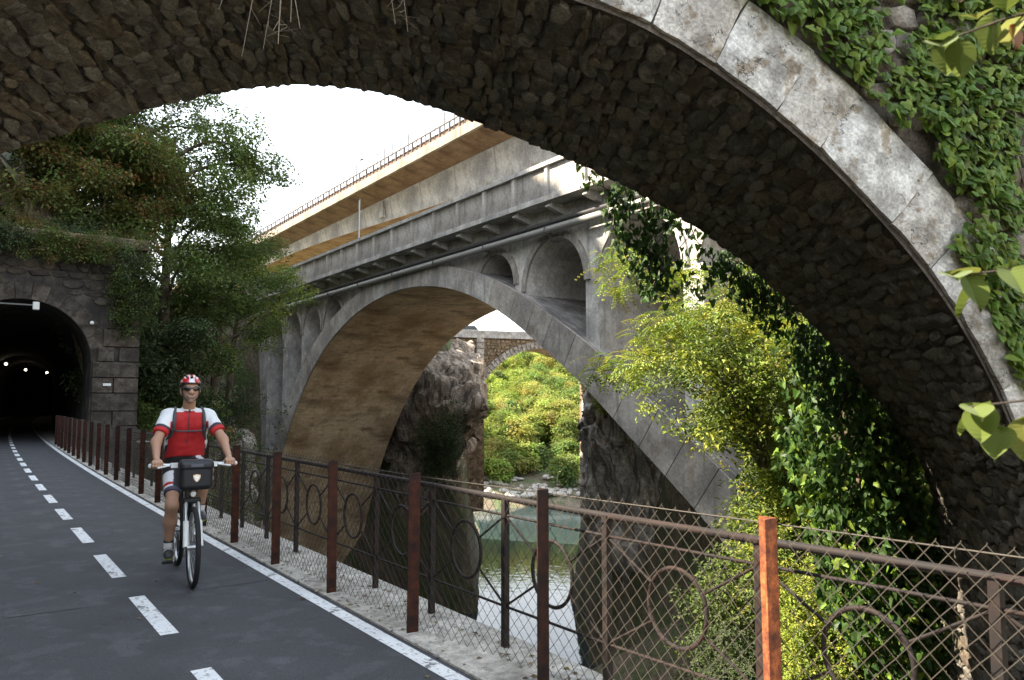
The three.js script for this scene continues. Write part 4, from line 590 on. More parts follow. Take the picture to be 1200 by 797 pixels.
// hillside above the tunnel and beside it
[['broadleaf_tree', 'tall green broadleaf tree on the slope above the tunnel portal', 8.2, 41.5, 18.5, 4.8, GREEN, 5200],
 ['broadleaf_tree', 'dense green tree behind the tall one on the hillside', 6.2, 44, 15.5, 4.6, GREEN, 4000],
 ['autumn_tree', 'autumn-tinged tree with ochre leaves above the tunnel coping', 4.6, 38.8, 7.2, 3.4, AUT, 2800],
 ['autumn_tree', 'dark yellowing tree over the middle of the tunnel coping', 1.6, 39, 5.2, 2.8, AUT, 1500],
 ['broadleaf_tree', 'dark green tree at the top of the hill over the tunnel', 3.6, 47, 9, 4.4, DARK, 1800],
 ['broadleaf_tree', 'deep green tree leaning out over the gorge beside the portal', 6.6, 38.4, 5.4, 2.8, DARK, 1700],
 ['slender_tree', 'slender open tree with thin leaves against the sky beside the concrete bridge', 11.6, 46, 11, 3.8, GREEN, 1700],
 ['slender_tree', 'spreading olive-green tree reaching toward the bridge parapet', 13.8, 51, 10, 4.6, YEL.concat(GREEN), 1500]].forEach(([n, l, b, a, h, r, pal, N], i) => tree(n, l, W(b, Math.max(i > 5 ? 2.2 : -50, gy(b, a) - 0.2), a), h, r, { pal, n: N, lean: i > 5 ? V(1.0, 0, 0.5) : V(0, 0, 0), leaf: i > 5 ? 0.46 : 0.6, limbs: i < 2 ? 26 : 16, group: 'trees on the tunnel hillside', clump: i > 5 ? 0.24 : 0.32 }));
[[6.6, 36.6, 1.6, 3.4, 'dark creeper-like shrub against the portal corner'], [7.6, 38.5, 2.0, 4.2, 'bushy shrub hanging below the deep green tree'], [9.2, 41.5, 2.4, 4.0, 'broad dark shrub on the gorge rim past the portal'], [11.4, 46, 2.4, 4.2, 'leafy shrub at the foot of the slender tree'], [7.0, 36.0, 1.2, 1.8, 'low yellowing shrub beside the fence end'], [13.5, 52, 2.6, 4, 'shaggy shrub by the abutment of the concrete bridge']].forEach(([b, a, r, h, l], i) => shrub('hillside_shrub', l, W(b, Math.max(-1.5, gy(b, a) - 1.2), a), r, h, r, 800, { pal: i === 4 ? AUT : i % 2 ? DARK : GREEN, leaf: 0.36, group: 'shrubs beside the tunnel portal' }));
[[-0.4, 36.2], [1.4, 36], [3.4, 36.2], [5.4, 37]].forEach(([b, a], i) => shrub('coping_shrub', ['dark shrub spilling over the tunnel coping, furthest from the gorge', 'ochre shrub spilling over the middle of the tunnel coping', 'green shrub spilling over the coping above the arch', 'green shrub at the gorge end of the coping'][i], W(b, 7.4, a), 1.3, 1.8, 1.1, 420, { pal: i % 2 ? AUT : DARK, leaf: 0.32, lean: V(0, -0.3, 0.9) }));
{ // creeper hanging over the portal's gorge side, and fallen leaves and grit along the fence
  srand(661);
  shrub('portal_creeper', 'leafy creeper hanging down over the gorge corner of the tunnel portal', W(5.4, 4.6, 33.6), 1.1, 3.6, 0.5, 900, { pal: GREEN.concat(DARK), leaf: 0.3, cat: 'creeper', lean: V(0, -0.4, 0.3) });
  shrub('portal_creeper', 'ochre creeper trailing over the coping above the tunnel mouth', W(3.2, 7.2, 33.7), 1.7, 1.3, 0.5, 600, { pal: AUT.concat(GREEN), leaf: 0.28, cat: 'creeper', lean: V(0, -0.5, 0.4) });
  shrub('portal_creeper', 'dark creeper trailing over the coping left of the ochre one', W(0.6, 7.4, 33.7), 1.8, 1.2, 0.5, 500, { pal: DARK, leaf: 0.28, cat: 'creeper', lean: V(0, -0.5, 0.4) });
  const fl = geoFrom(leafQuad(V(0, 0, 0), V(1, 0.12, 0), 1, 0.6, 0.12)); const it = []; const LIT = [[0.16, 0.09, 0.035], [0.22, 0.14, 0.05], [0.10, 0.06, 0.03], [0.20, 0.17, 0.06]];
  for (let i = 0; i < 620; i++) { const a = R(1, 30), on = rnd() < 0.14; const b = on ? R(0, 2.4) : 2.5 + Math.pow(rnd(), 0.6) * 0.5 + shift(a); it.push({ p: W(b, on ? 0.006 : 0.02, a), q: new THREE.Quaternion().setFromEuler(_e.set(R(-0.2, 0.2), R(0, 6.28), R(-0.2, 0.2))), s: R(0.025, 0.06), c: col(LIT) }); }
  const lit = instances('leaf_litter', scene, fl, LM, it); lit.userData = { kind: 'stuff', label: 'dry fallen leaves scattered along the foot of the fence', category: 'leaf litter' };
  const gg = new THREE.IcosahedronGeometry(1, 0), it2 = []; for (let i = 0; i < 700; i++) { const a = R(1, 22), k = Math.pow(rnd(), 1.6); it2.push({ p: W(2.49 + k * 0.5 + shift(a), 0.017, a), q: rq(3), s: R(0.004, 0.014), c: col([[0.3, 0.28, 0.25], [0.2, 0.19, 0.18], [0.4, 0.38, 0.35]]) }); }
  const gr = instances('grit', scene, gg, std({}), it2); gr.userData = { kind: 'stuff', label: 'loose grit along the concrete edge strip', category: 'grit' };
}
// right bank: sunlit locust bush, dark shrubs
{
  const bY = -2.4;
  tree('locust_tree', 'sunlit yellow-green locust with feathery leaves growing before the concrete arch', W(16.6, bY, 11.8), 7.8, 3.0, { pal: YEL, n: 1700, leaf: 0.6, geo: pinnate, mat: LMt, limbs: 22, low: 0.38, r: 0.07, lean: V(-1.2, 0, -0.6), clump: 0.25 });
  tree('locust_tree', 'lower locust with drooping feathery leaves between ivy and arch', W(16.9, bY, 10.9), 5.8, 2.1, { pal: YEL.concat(GREEN), n: 1050, leaf: 0.55, geo: pinnate, mat: LMt, limbs: 18, low: 0.1, r: 0.06, clump: 0.28 });
  tree('locust_tree', 'bright locust standing close behind the arch abutment', W(16.4, bY + 0.5, 9.6), 5.8, 1.9, { pal: YEL, n: 900, leaf: 0.55, geo: pinnate, mat: LMt, limbs: 14, r: 0.06, lean: V(-0.6, 0, 0), clump: 0.26 });
  shrub('bank_shrub', 'tall leafy bush with yellowing leaves between the locusts and the ivy column', W(15.0, -3.0, 9.9), 1.7, 5.6, 1.4, 950, { pal: YEL.concat(GREEN), leaf: 0.42, stems: 20, mat: LMt });
  shrub('bank_shrub', 'mid green bush under the lower locust beside the arch leg', W(15.6, -3.4, 11.6), 1.7, 3.6, 1.4, 800, { pal: GREEN.concat(YEL), leaf: 0.4, stems: 16, mat: LMt });
  shrub('bank_shrub', 'bright leafy bush hanging just behind the far edge of the stone arch', W(13.0, 0.6, 9.9), 1.5, 3.0, 1.2, 700, { pal: YEL.concat(GREEN), leaf: 0.34, stems: 14, mat: LMt, lean: V(-0.8, 0, -0.6) });
  shrub('bank_shrub', 'dark green shrub on the bank at the foot of the concrete arch', W(14.6, -5.2, 12.0), 1.5, 3.0, 1.4, 1000, { pal: GREEN, leaf: 0.3 });
  shrub('bank_shrub', 'dull green shrub hanging over the bank below the locust', W(13.4, -5.4, 10.8), 1.1, 2.6, 1.1, 700, { pal: DARK, leaf: 0.28 });
  shrub('bank_shrub', 'thin grey-green shrub between the locust and the ivy column', W(14.2, -4.0, 9.7), 1.0, 3.4, 1.0, 700, { pal: GREEN, leaf: 0.26 });
  shrub('ivy_mound', 'sunlit mound of small pale leaves beyond the fence mesh', W(13.2, -4.6, 8.6), 1.0, 4.2, 0.9, 3600, { pal: YEL, leaf: 0.22, clump: 0.26, stems: 22 });
}
// shrubs clinging to the cliffs
shrub('cliff_shrub', 'dark green shrub growing out of the brown rock bluff', W(33.6, -5, 58), 2.2, 6.2, 2.4, 900, { pal: DARK, leaf: 0.55, lean: V(-0.6, 0, 0.4) });
shrub('cliff_shrub', 'green tuft on the rock beside the far bridge pilaster', W(43.5, 5.4, 71.8), 1.2, 3, 1.2, 260, { pal: GREEN, leaf: 0.5 });
shrub('cliff_shrub', 'mossy shrub on the upper part of the brown bluff', W(37.6, 0.5, 61), 2.0, 3.4, 2.0, 420, { pal: AUT.concat(DARK), leaf: 0.45 });
shrub('cliff_shrub', 'small yellow tuft on the streaked rock bluff under the arch', W(34.4, 0.8, 38.4), 0.9, 1.6, 0.9, 160, { pal: YEL, leaf: 0.4 });
[[8, 36.5, 'tangled brushwood below the fence near the portal'], [11, 40, 'tangled brushwood at the foot of the dark rock wall'], [7.5, 29, 'straggly bush rising from the gorge behind the fence']].forEach(([b, a, l], i) => shrub('brushwood', l, W(b, -5.5 + i, a), 2.0, 5, 2.0, 420, { pal: AUT.concat(DARK), leaf: 0.34, stems: 22, stemR: 0.05, group: 'brushwood behind the fence' }));
// ---------- ivy on the stone bridge ----------
const inRing = (s, y) => { for (let q = 0.4; q < 0.95; q += 0.008) { const o = outer(q); if (Math.hypot(o[0] - s, o[1] - y) < 0.03) return 0; } return 1; };
let qR = 0; const ringDist = (s, y) => { let d = 9, sg = 1; for (let q = 0.4; q < 0.95; q += 0.006) { const o = outer(q), e = Math.hypot(o[0] - s, o[1] - y); if (e < d) { d = e; qR = q; const p = at(tabN, q); sg = ((s - o[0]) * (o[0] - p.x) + (y - o[1]) * (o[1] - p.y)) > 0 ? 1 : -1; } } return d * sg; };
{
  srand(707);
  const iv = thing('ivy', 'bright green ivy spread over the face of the stone arch bridge', 'ivy', stoneBridge.position.toArray(), stoneBridge.rotation.y);
  const items = []; let guard = 0;
  while (items.length < 11500 && guard++ < 120000) { const s = R(3.6, 9.6), y = R(-1, 8.0); const rd = ringDist(s, y); if (rd < (at(tabN, qR).y > 3.05 ? 0.02 - 0.16 * rnd() * rnd() * (fbm(s * 2, y * 2, 5, 2) > 0.5 ? 1 : 0) : -0.85 + 0.5 * fbm(s * 1.5, y * 1.5, 5, 2))) continue; const m = fbm(s * 1.15 + 3, y * 1.15, 2, 3); const bare = m < 0.37 && rnd() < 0.93 ; if (bare) continue; if (rd > 0 && rd < 0.25 && fbm(s * 2.2, y * 2.2, 9, 2) < 0.42) continue;
    const z = 0.1 + 0.16 * rnd() * (m > 0.5 ? 1.3 : 0.5); const p = LA(s, y, DN - z); _e.set(R(-0.9, 0.2), R(-0.7, 0.7), R(-0.6, 0.6)); items.push({ p, q: new THREE.Quaternion().setFromEuler(_e), s: lerp(0.065, 0.17, rnd() * rnd() * 0.5 + rnd() * 0.5), c: rnd() < 0.03 ? col(AUT) : col(IVY), v: viewSize(p, 1) }); }
  items.sort((a, b) => b.v - a.v);
  const lm = IVY.map(c => { const m = LMs.clone(); m.color.setRGB(c[0], c[1], c[2]); return m; });
  items.slice(0, 300).forEach(it => { const o = part('leaf', ivyLeaf, pick(lm), iv); o.position.copy(it.p); o.quaternion.copy(it.q); o.scale.setScalar(it.s); });
  instances('leaves', iv, ivyLeaf, LMs, items.slice(300));
  const st = []; for (let i = 0; i < 26; i++) { const s = R(7.6, 9.5), pts = []; let x = s, y = R(3, 4.5) ; for (let k = 0; k < 6; k++) { pts.push(LA(x, y, DN - 0.1)); x += R(-0.3, 0.3); y += R(0.3, 0.7); } st.push(tube(pts, 0.012, 14, 4)); } part('stems', merge(st), M.bark, iv);
}
{ // ivy hanging from the far edge
  srand(717);
  const iv = thing('hanging_ivy', 'dark ivy strands hanging from the far edge of the stone arch', 'ivy', stoneBridge.position.toArray(), stoneBridge.rotation.y);
  const items = [], st = [];
  for (let i = 0; i < 62; i++) { const k = rnd(), s = i < 16 ? R(8.4, 9.5) : lerp(4.0, 8.4, Math.pow(k, 0.9)); let q = 0.5; for (let t = 0.45; t < 0.86; t += 0.002) if (at(tabF, t).x >= s) { q = t; break; } if (s > 9.2) q = 0.79; const y0 = at(tabF, q).y + 0.25, len = R(0.35, 0.8) + (s > 4.3 && s < 5.7 ? R(0.3, 1.2) : 0) + (s > 8.4 ? R(1.5, 3.2) : s > 7 ? 0.3 : 0); const pts = []; const ph = R(0, 6); for (let m = 0; m <= 6; m++) pts.push(LA(s + 0.18 * Math.sin(ph + m * 0.8), y0 - len * m / 6, DF + 0.12 + R(0, 0.3))); st.push(tube(pts, 0.008, 10, 3)); const c = new THREE.CatmullRomCurve3(pts); const nl = Math.round(len * 40); for (let m = 0; m < nl; m++) { const p = c.getPoint(rnd()); p.add(V(R(-0.16, 0.16), R(-0.1, 0.1), R(-0.16, 0.16))); items.push({ p, q: rq(0.8), s: R(0.07, 0.14), c: col(DIVY) }); } }
  part('vines', merge(st), M.bark, iv); instances('leaves', iv, ivyLeaf, LMs, items);
}
{ // ivy column at the far foot of the arch
  srand(727);
  const iv = thing('ivy_column', 'thick dark ivy wrapping the far foot of the stone arch', 'ivy', [12.0, -2.1, -7.35]);
  const items = [], st = []; const blobsI = [[0, 5.0, 0, 0.7], [0.1, 4.3, 0, 0.95], [-0.3, 3.5, 0.1, 1.15], [-0.1, 2.7, 0, 1.2], [0.3, 2.0, 0, 1.1], [-0.9, 3.0, 0.3, 0.8], [0.6, 3.2, -0.2, 0.9], [-0.5, 2.1, 0.3, 1.0], [0.5, 1.3, 0, 0.8], [0.9, 2.4, -0.4, 0.8], [0.8, 1.5, -0.4, 0.8], [0.6, 4.0, -0.5, 0.6], [0.7, 0.6, -0.4, 0.7], [0.25, 1.8, 0.8, 0.5], [0.25, 1.0, 0.9, 0.5], [0.3, 0.2, 0.95, 0.5], [0.3, -0.6, 0.95, 0.55], [0.3, -1.4, 0.95, 0.55], [-0.8, 1.6, 0.45, 0.75], [-0.8, 2.4, 0.5, 0.75], [-0.6, 0.8, 0.5, 0.7], [-0.2, 0.2, 0.6, 0.7]];  // last clumps added to block the sun from the vault wall
  for (let i = 0; i < 8200; i++) { const b = pick(blobsI), d = V(R(-1, 1), R(-1, 1), R(-1, 1)); if (d.length() > 1) { i--; continue; } d.setLength(Math.pow(d.length(), 0.35)); const k = b[3] * (1 + 0.25 * (fbm(d.x * 3, d.y * 3, d.z * 3 + b[1], 2) - 0.5)); const p = V(b[0] + d.x * k, b[1] + d.y * k, b[2] + d.z * k); items.push({ p, q: rq(0.8), s: R(0.09, 0.17), c: col(rnd() < 0.3 ? IVY : DIVY) }); }
  for (let i = 0; i < 8; i++) st.push(taper([V(R(-0.3, 0.3), 1.2, R(-0.3, 0.3)), V(R(-0.4, 0.4), 2, R(-0.3, 0.3)), V(R(-0.5, 0.5), 4.6, R(-0.3, 0.3))], 0.06, 0.02, 5, 8));
  part('stems', merge(st), M.bark, iv); instances('leaves', iv, ivyLeaf, LMs, items);
}
{ // dry roots and twigs hanging from the crown edge
  srand(737);
  const dm = std({ color: 0x8a7c6c });
  const mkRoot = (label, s, y, sets) => { const t = thing('hanging_roots', label, 'roots', stoneBridge.position.toArray(), stoneBridge.rotation.y); const gs = []; sets.forEach(([ds, dy, r]) => { const n = V(R(-0.1, 0.1), R(-0.1, 0.1), R(-0.1, 0.1)); const p0 = LA(s + R(-0.08, 0.08), y + 1.2, DN - 0.1), p3 = LA(s + ds, y + dy, DN - 0.12 + R(-0.1, 0.1)); const p1 = p0.clone().lerp(p3, 0.45).add(n); gs.push(taper([p0, p1, p3], r, r * 0.3, 4, 10)); for (let k = 0; k < 3; k++) { const b = p1.clone().lerp(p3, R(0.1, 0.8)); gs.push(taper([b, b.clone().add(V(R(-0.12, 0.12), R(-0.12, 0.02), 0)), b.clone().add(V(R(-0.25, 0.25), R(-0.2, 0), 0))], r * 0.45, 0.0015, 3, 5)); } }); part('root_strands', merge(gs), dm, t); };
  mkRoot('bundle of dry hanging roots at the crown of the stone arch', -0.32, 5.05, [[0, -0.4, 0.013], [0.18, -0.28, 0.01], [-0.5, -0.1, 0.008], [-0.3, -0.5, 0.007], [0.1, -0.2, 0.01], [-0.12, -0.45, 0.006]]);
  mkRoot('pair of thin dry stems hanging beside the root bundle', 0.68, 5.2, [[0, -0.22, 0.008], [0.12, -0.25, 0.007]]);
}
{ // hazel twigs close on the right, each leaf its own
  srand(747);
  const hz = [0x5e6a2c, 0x525f28, 0x747636].map(c => { const m = new THREE.MeshPhysicalMaterial({ color: c, roughness: 0.9, specularIntensity: 0.25, transmission: 0.45, thickness: 0, side: THREE.DoubleSide }); return m; }); const orange = new THREE.MeshPhysicalMaterial({ color: 0x9a5c18, roughness: 0.6, transmission: 0.4, thickness: 0, side: THREE.DoubleSide });
  const lg = (() => { const out = [], n = 10; const w = t => 0.36 * Math.pow(Math.sin(Math.PI * Math.pow(t, 0.8)), 0.8) + 0.0; const P = (t, s) => V(s * w(t) * (1 + (Math.floor(t * 20) % 2) * 0.05), 0.12 * Math.abs(s) - 0.22 * t * t, t); for (let i = 0; i < n; i++) { const a = i / n, b = (i + 1) / n; for (const s of [-1, 1]) { out.push(P(a, 0), P(b, 0), P(b, s), P(a, 0), P(b, s), P(a, s)); } } return geoFrom(out); })();
  const hb = [3.25, -1.4, 0.25], HZ = thing('hazel_shrub', 'hazel shrub leaning over the fence with a few broad yellowing leaves', 'shrub', [hb[0], hb[1], -hb[2]]); const L = p => V(p[0] - hb[0] - 0.075, p[1] - hb[1], -(p[2] - hb[2] + 0.055));
  part('stem', merge([taper([V(0, -0.4, 0), L([3.2, 0.4, 0.25]), L([3.0, 1.8, 0.3]), L([2.62, 2.62, 0.5])], 0.02, 0.007, 6, 14), taper([V(0.04, -0.4, 0), L([3.3, 0.6, 0.2]), L([2.95, 1.4, 0.35]), L([2.65, 1.66, 0.55])], 0.016, 0.006, 6, 12)]), M.bark, HZ);
  part('stem', taper([L([3.08, 1.3, 0.28]), L([2.9, 1.8, 0.4]), L([2.65, 1.98, 0.52])], 0.01, 0.006, 6, 8), M.bark, HZ);
  const twig = (label, pts, leaves) => { const tw = part('twig', taper(pts.map(L), 0.006, 0.0025, 5, 12), M.bark, HZ); const c = new THREE.CatmullRomCurve3(pts.map(L)); const all = leaves.slice(); const n0 = leaves.length;
    leaves.forEach(([p, dir, size, m]) => { const o = part('leaf', lg, m === 1 ? orange : pick(hz), tw); o.position.copy(L(p)); o.scale.setScalar(size * 0.85); o.quaternion.setFromRotationMatrix(new THREE.Matrix4().lookAt(V(...dir), V(0, 0, 0), V(0, 1, 0))); });
    for (let k = 0; k < 6; k++) { const q = c.getPoint(0.05 + k * 0.1), o = part('leaf', lg, pick(hz), tw); o.position.copy(q); o.scale.setScalar(R(0.09, 0.14)); o.quaternion.setFromRotationMatrix(new THREE.Matrix4().lookAt(V(R(-0.8, 0.3), R(-0.6, 0.1), R(-0.6, 0.6)), V(0, 0, 0), V(0, 1, 0))); } };
  twig('yellow-green hazel twig with one orange leaf before the ivy', [[2.62, 2.62, 0.5], [2.2, 2.56, 0.72], [1.99, 2.475, 0.86]], [[[2.06, 2.53, 0.8], [-0.7, -0.15, 0.3], 0.13], [[2.1, 2.55, 0.78], [0.1, -0.9, -0.2], 0.12], [[2.12, 2.55, 0.76], [-0.3, 0.35, 0.2], 0.12], [[1.99, 2.475, 0.86], [-0.6, -0.3, 0.4], 0.12], [[2.0, 2.48, 0.85], [-0.15, -0.9, 0.1], 0.11], [[2.03, 2.485, 0.83], [0.25, -0.85, -0.1], 0.115], [[2.01, 2.48, 0.85], [-0.9, -0.05, 0.1], 0.1], [[2.14, 2.52, 0.76], [-0.05, -0.6, 0.2], 0.08, 1]]);
  twig('pale hazel twig with broad leaves level with the arch springing', [[2.65, 1.98, 0.52], [2.3, 1.94, 0.7], [2.04, 1.905, 0.875]], [[[2.04, 1.905, 0.875], [-0.8, -0.08, 0.5], 0.12], [[2.07, 1.905, 0.86], [-0.2, -0.6, 0.4], 0.12], [[2.12, 1.91, 0.83], [-0.1, -0.5, -0.5], 0.14], [[2.16, 1.925, 0.8], [-0.3, -0.3, 0.3], 0.14], [[2.1, 1.91, 0.84], [-0.5, 0.1, -0.3], 0.1]]);
  twig('green hazel twig hanging lowest before the abutment', [[2.65, 1.66, 0.55], [2.35, 1.62, 0.72], [2.08, 1.585, 0.88]], [[[2.1, 1.585, 0.87], [-0.7, -0.1, 0.5], 0.12], [[2.14, 1.59, 0.84], [0, -0.3, -0.5], 0.13], [[2.12, 1.585, 0.86], [-0.5, -0.5, 0.2], 0.13], [[2.2, 1.56, 0.8], [-0.2, -0.7, 0.1], 0.13], [[2.16, 1.53, 0.83], [-0.6, -0.35, 0.1], 0.13]]);
}
// ---------- far wooded slope ----------
{
  srand(808);
  const g0 = mergeGeometries([0, 1, 2].map(k => sprigs[k].clone().rotateY(k * 2).scale(1.4, 1.2, 1.4).translate(R(-0.3, 0.3), 0.2 * k, R(-0.3, 0.3))), false);
  const wood = new THREE.InstancedMesh(g0, (() => { const m = leafMat(0.9); m.transmission = 0.5; return m; })(), 60000); wood.name = 'far_wood'; wood.userData = { kind: 'stuff', label: 'sunlit mixed wood covering the far hillside', category: 'wood' }; wood.castShadow = wood.receiveShadow = true;
  const FW = [[0.21, 0.27, 0.045], [0.27, 0.32, 0.055], [0.31, 0.33, 0.065], [0.15, 0.21, 0.04], [0.31, 0.30, 0.065]]; let n = 0;
  while (n < 60000) { const far = R(136, 262), lat = R(-52, 62) * (far / 200); const b = far * 0.574 + lat * 0.819, a = far * 0.819 - lat * 0.574; if (gdist(b, a) > -1.5 || far < 138 + 8 * fbm(lat * 0.2, 2, 2, 2)) continue; const y = ground(b, a), H = R(3.5, 8.5) * (far < 152 ? 0.6 : 1), cr = R(1.8, 3.4) * (far < 152 ? 0.7 : 1), c = pick(FW), tone = R(0.75, 1.25), con = rnd() < 0.12; const m = con ? 56 : 64;
    for (let i = 0; i < m && n < 60000; i++, n++) { const th = R(0, 6.28), u = R(-0.75, 1), rr = (con ? (1 - (u + 1) / 2) * 0.9 : Math.sqrt(1 - u * u * 0.9)) * cr * R(0.75, 1.05); const p = V(b + Math.cos(th) * rr, y + H * 0.55 + u * H * 0.5, -a + Math.sin(th) * rr); _m.compose(p, rq(0.5), V(1, 1, 1).multiplyScalar(R(0.7, 1.4))); wood.setMatrixAt(n, _m); wood.setColorAt(n, _c.setRGB(c[0] * tone * R(0.85, 1.15) * (con ? 0.6 : 1), c[1] * tone * R(0.85, 1.15) * (con ? 0.75 : 1), c[2] * tone)); } }
  scene.add(wood);
  const hut = thing('hillside_hut', 'small pale ruined hut among the far trees', 'hut', [108, ground(108, 158), -158], 0.6); part('wall', boxUV(merge([box(-2, 2, 0, 4.4, -1.6, 1.6)]), 3), M.concrete, hut); part('roof', prismZ([[-2.4, 4.4], [2.4, 4.4], [0, 5.8]], -2, 2), M.rust, hut); part('doorway', box(-0.5, 0.5, 0, 2.2, 1.6, 1.64), M.iron, hut); part('window', box(0.9, 1.6, 2.6, 3.5, 1.6, 1.64), M.iron, hut);
  // pale boulders along the far shore
  const rb = [], geo = new THREE.IcosahedronGeometry(1, 1); for (let i = 0; i < 420; i++) { const far = R(131, 146), lat = R(-26, 30); const b = far * 0.574 + lat * 0.819, a = far * 0.819 - lat * 0.574; const y = ground(b, a); if (y < WL - 0.4 || gdist(b, a) > 0.5) continue; const g = geo.clone(); g.scale(R(0.3, 1.1), R(0.2, 0.6), R(0.3, 1.1)); g.rotateY(R(0, 6)); g.translate(b, y + 0.1, -a); rb.push(boxUV(g, 2)); }
  if (rb.length) { const m = new THREE.Mesh(mergeGeometries(rb.map(g => clean(g)), false), M.gravel); m.name = 'shore_boulders'; m.userData = { kind: 'stuff', label: 'pale boulders and gravel along the far river shore', category: 'boulders' }; m.castShadow = m.receiveShadow = true; scene.add(m); }
}
// ---------- bicycle and rider ----------
{
  srand(909);
  const O = [1.68, 0, -7.2];                                  // front wheel touches the ground here; riding toward +z
  const col3 = h => { const c = new THREE.Color(h); return [c.r, c.g, c.b]; };
  const bk = thing('bicycle', 'dark trekking bicycle with white suspension fork ridden along the path', 'bicycle', O, -0.1);
  const rubber = std({ color: 0x18181a, roughness: 0.85 }), alloy = std({ color: 0xb8babc, roughness: 0.35, metalness: 0.85 }), blackM = std({ color: 0x141518, roughness: 0.45, metalness: 0.2 }), white = std({ color: 0xd8d8d6, roughness: 0.4 }), frameM = new THREE.MeshPhysicalMaterial({ color: 0x1a1c20, roughness: 0.35, clearcoat: 0.6, metalness: 0.2 });
  const R0 = 0.345;
  const wheel = (z) => { const w = new THREE.Group(); w.name = 'wheel'; w.position.set(0, R0, z); bk.add(w);
    const ty = new THREE.TorusGeometry(R0 - 0.022, 0.022, 10, 56); ty.rotateY(Math.PI / 2); part('tyre', ty, rubber, w);
    const ri = new THREE.TorusGeometry(R0 - 0.05, 0.011, 6, 48); ri.rotateY(Math.PI / 2); ri.scale(1.3, 1, 1); part('rim', ri, alloy, w);
    const sp = []; for (let i = 0; i < 20; i++) { const t = i / 20 * Math.PI * 2, s = i % 2 ? 1 : -1; sp.push(bar(V(s * 0.03, Math.cos(t + 0.5) * 0.02, Math.sin(t + 0.5) * 0.02), V(0, Math.cos(t) * (R0 - 0.055), Math.sin(t) * (R0 - 0.055)), 0.0012, 3)); } part('spokes', merge(sp), alloy, w).userData.kind = 'stuff';
    const hb = new THREE.CylinderGeometry(0.022, 0.022, 0.1, 12); hb.rotateZ(Math.PI / 2); part('hub', hb, alloy, w); const dk = new THREE.CylinderGeometry(0.08, 0.08, 0.003, 24); dk.rotateZ(Math.PI / 2); dk.translate(0.045, 0, 0); part('brake_disc', dk, alloy, w); };
  wheel(0); wheel(-1.09);
  const hd = V(0, 0.9, -0.24), hdL = V(0, 0.76, -0.19), bb = V(0, 0.29, -0.66), st = V(0, 0.83, -0.85), rh = V(0, R0, -1.09);
  const stay = s => merge([bar(rh.clone().setX(0.06 * s), bb.clone().add(V(0.035 * s, 0, -0.04)), 0.011), bar(rh.clone().setX(0.06 * s), V(0.025 * s, 0.76, -0.83), 0.009)]);
  part('frame', merge([bar(hdL.clone().add(V(0, -0.02, 0)), hd, 0.026, 10), bar(hdL, bb, 0.026, 10), bar(hd.clone().add(V(0, -0.03, 0)), st.clone().add(V(0, -0.08, 0.01)), 0.022, 10), bar(bb, st, 0.019, 10), stay(1), stay(-1)]), frameM, bk);
  const lg = s => { part('fork_leg', merge([bar(V(0.06 * s, 0.35, 0), V(0.055 * s, 0.56, -0.075), 0.024, 10)]), white, bk); part('fork_stanchion', merge([bar(V(0.055 * s, 0.55, -0.07), V(0.05 * s, 0.71, -0.16), 0.017, 10)]), alloy, bk); }; lg(1); lg(-1);
  part('fork_crown', new RoundedBoxGeometry(0.15, 0.05, 0.06, 2, 0.015).translate(0, 0.725, -0.175), blackM, bk);
  part('mudguard', (() => { const g = new THREE.TorusGeometry(R0 + 0.025, 0.018, 4, 24, 2.0); g.rotateY(Math.PI / 2); g.scale(1.6, 1, 1); g.rotateX(-0.1); g.translate(0, R0, -1.09); return g; })(), blackM, bk);
  part('stem', merge([bar(hd, V(0, 1.0, -0.265), 0.017, 8), bar(V(0, 1.0, -0.26), V(0, 1.05, -0.14), 0.017, 8)]), blackM, bk);
  const hb = part('handlebar', tube([V(-0.34, 1.045, -0.12), V(-0.2, 1.05, -0.1), V(-0.08, 1.05, -0.125), V(0.08, 1.05, -0.125), V(0.2, 1.05, -0.1), V(0.34, 1.045, -0.12)], 0.0135, 30, 8), alloy, bk);
  for (const s of [-1, 1]) { part('grip', bar(V(0.25 * s, 1.048, -0.107), V(0.345 * s, 1.045, -0.12), 0.018, 10), blackM, hb); part('brake_lever', merge([bar(V(0.2 * s, 1.045, -0.085), V(0.3 * s, 1.03, -0.045), 0.008, 6), box(0.16 * s - 0.03, 0.16 * s + 0.03, 1.025, 1.065, -0.125, -0.07)]), white, hb); part('bar_end', new THREE.SphereGeometry(0.02, 8, 6).translate(0.35 * s, 1.045, -0.12), white, hb); }
  part('seat_post', bar(st, V(0, 0.93, -0.885), 0.014, 8), alloy, bk);
  part('saddle', (() => { const g = new THREE.SphereGeometry(1, 16, 10); g.scale(0.07, 0.03, 0.14); const p = g.attributes.position; for (let i = 0; i < p.count; i++) { const z = p.getZ(i); if (z > 0) p.setX(i, p.getX(i) * (1 - z * 4.2)); } g.translate(0, 0.945, -0.9); g.computeVertexNormals(); return g; })(), blackM, bk);
  const crank = new THREE.Group(); crank.name = 'crankset'; crank.position.copy(bb); bk.add(crank);
  part('chainring', (() => { const g = new THREE.CylinderGeometry(0.085, 0.085, 0.006, 32); g.rotateZ(Math.PI / 2); g.translate(-0.05, 0, 0); return g; })(), blackM, crank);
  part('crank_arm', bar(V(-0.075, 0, 0), V(-0.085, -0.17, 0.01), 0.011), alloy, crank); part('crank_arm', bar(V(0.075, 0, 0), V(0.085, 0.17, -0.01), 0.011), alloy, crank);
  part('pedal', new RoundedBoxGeometry(0.095, 0.022, 0.08, 1, 0.006).translate(-0.135, -0.172, 0.01), blackM, crank); part('pedal', new RoundedBoxGeometry(0.095, 0.022, 0.08, 1, 0.006).translate(0.135, 0.172, -0.01), blackM, crank);
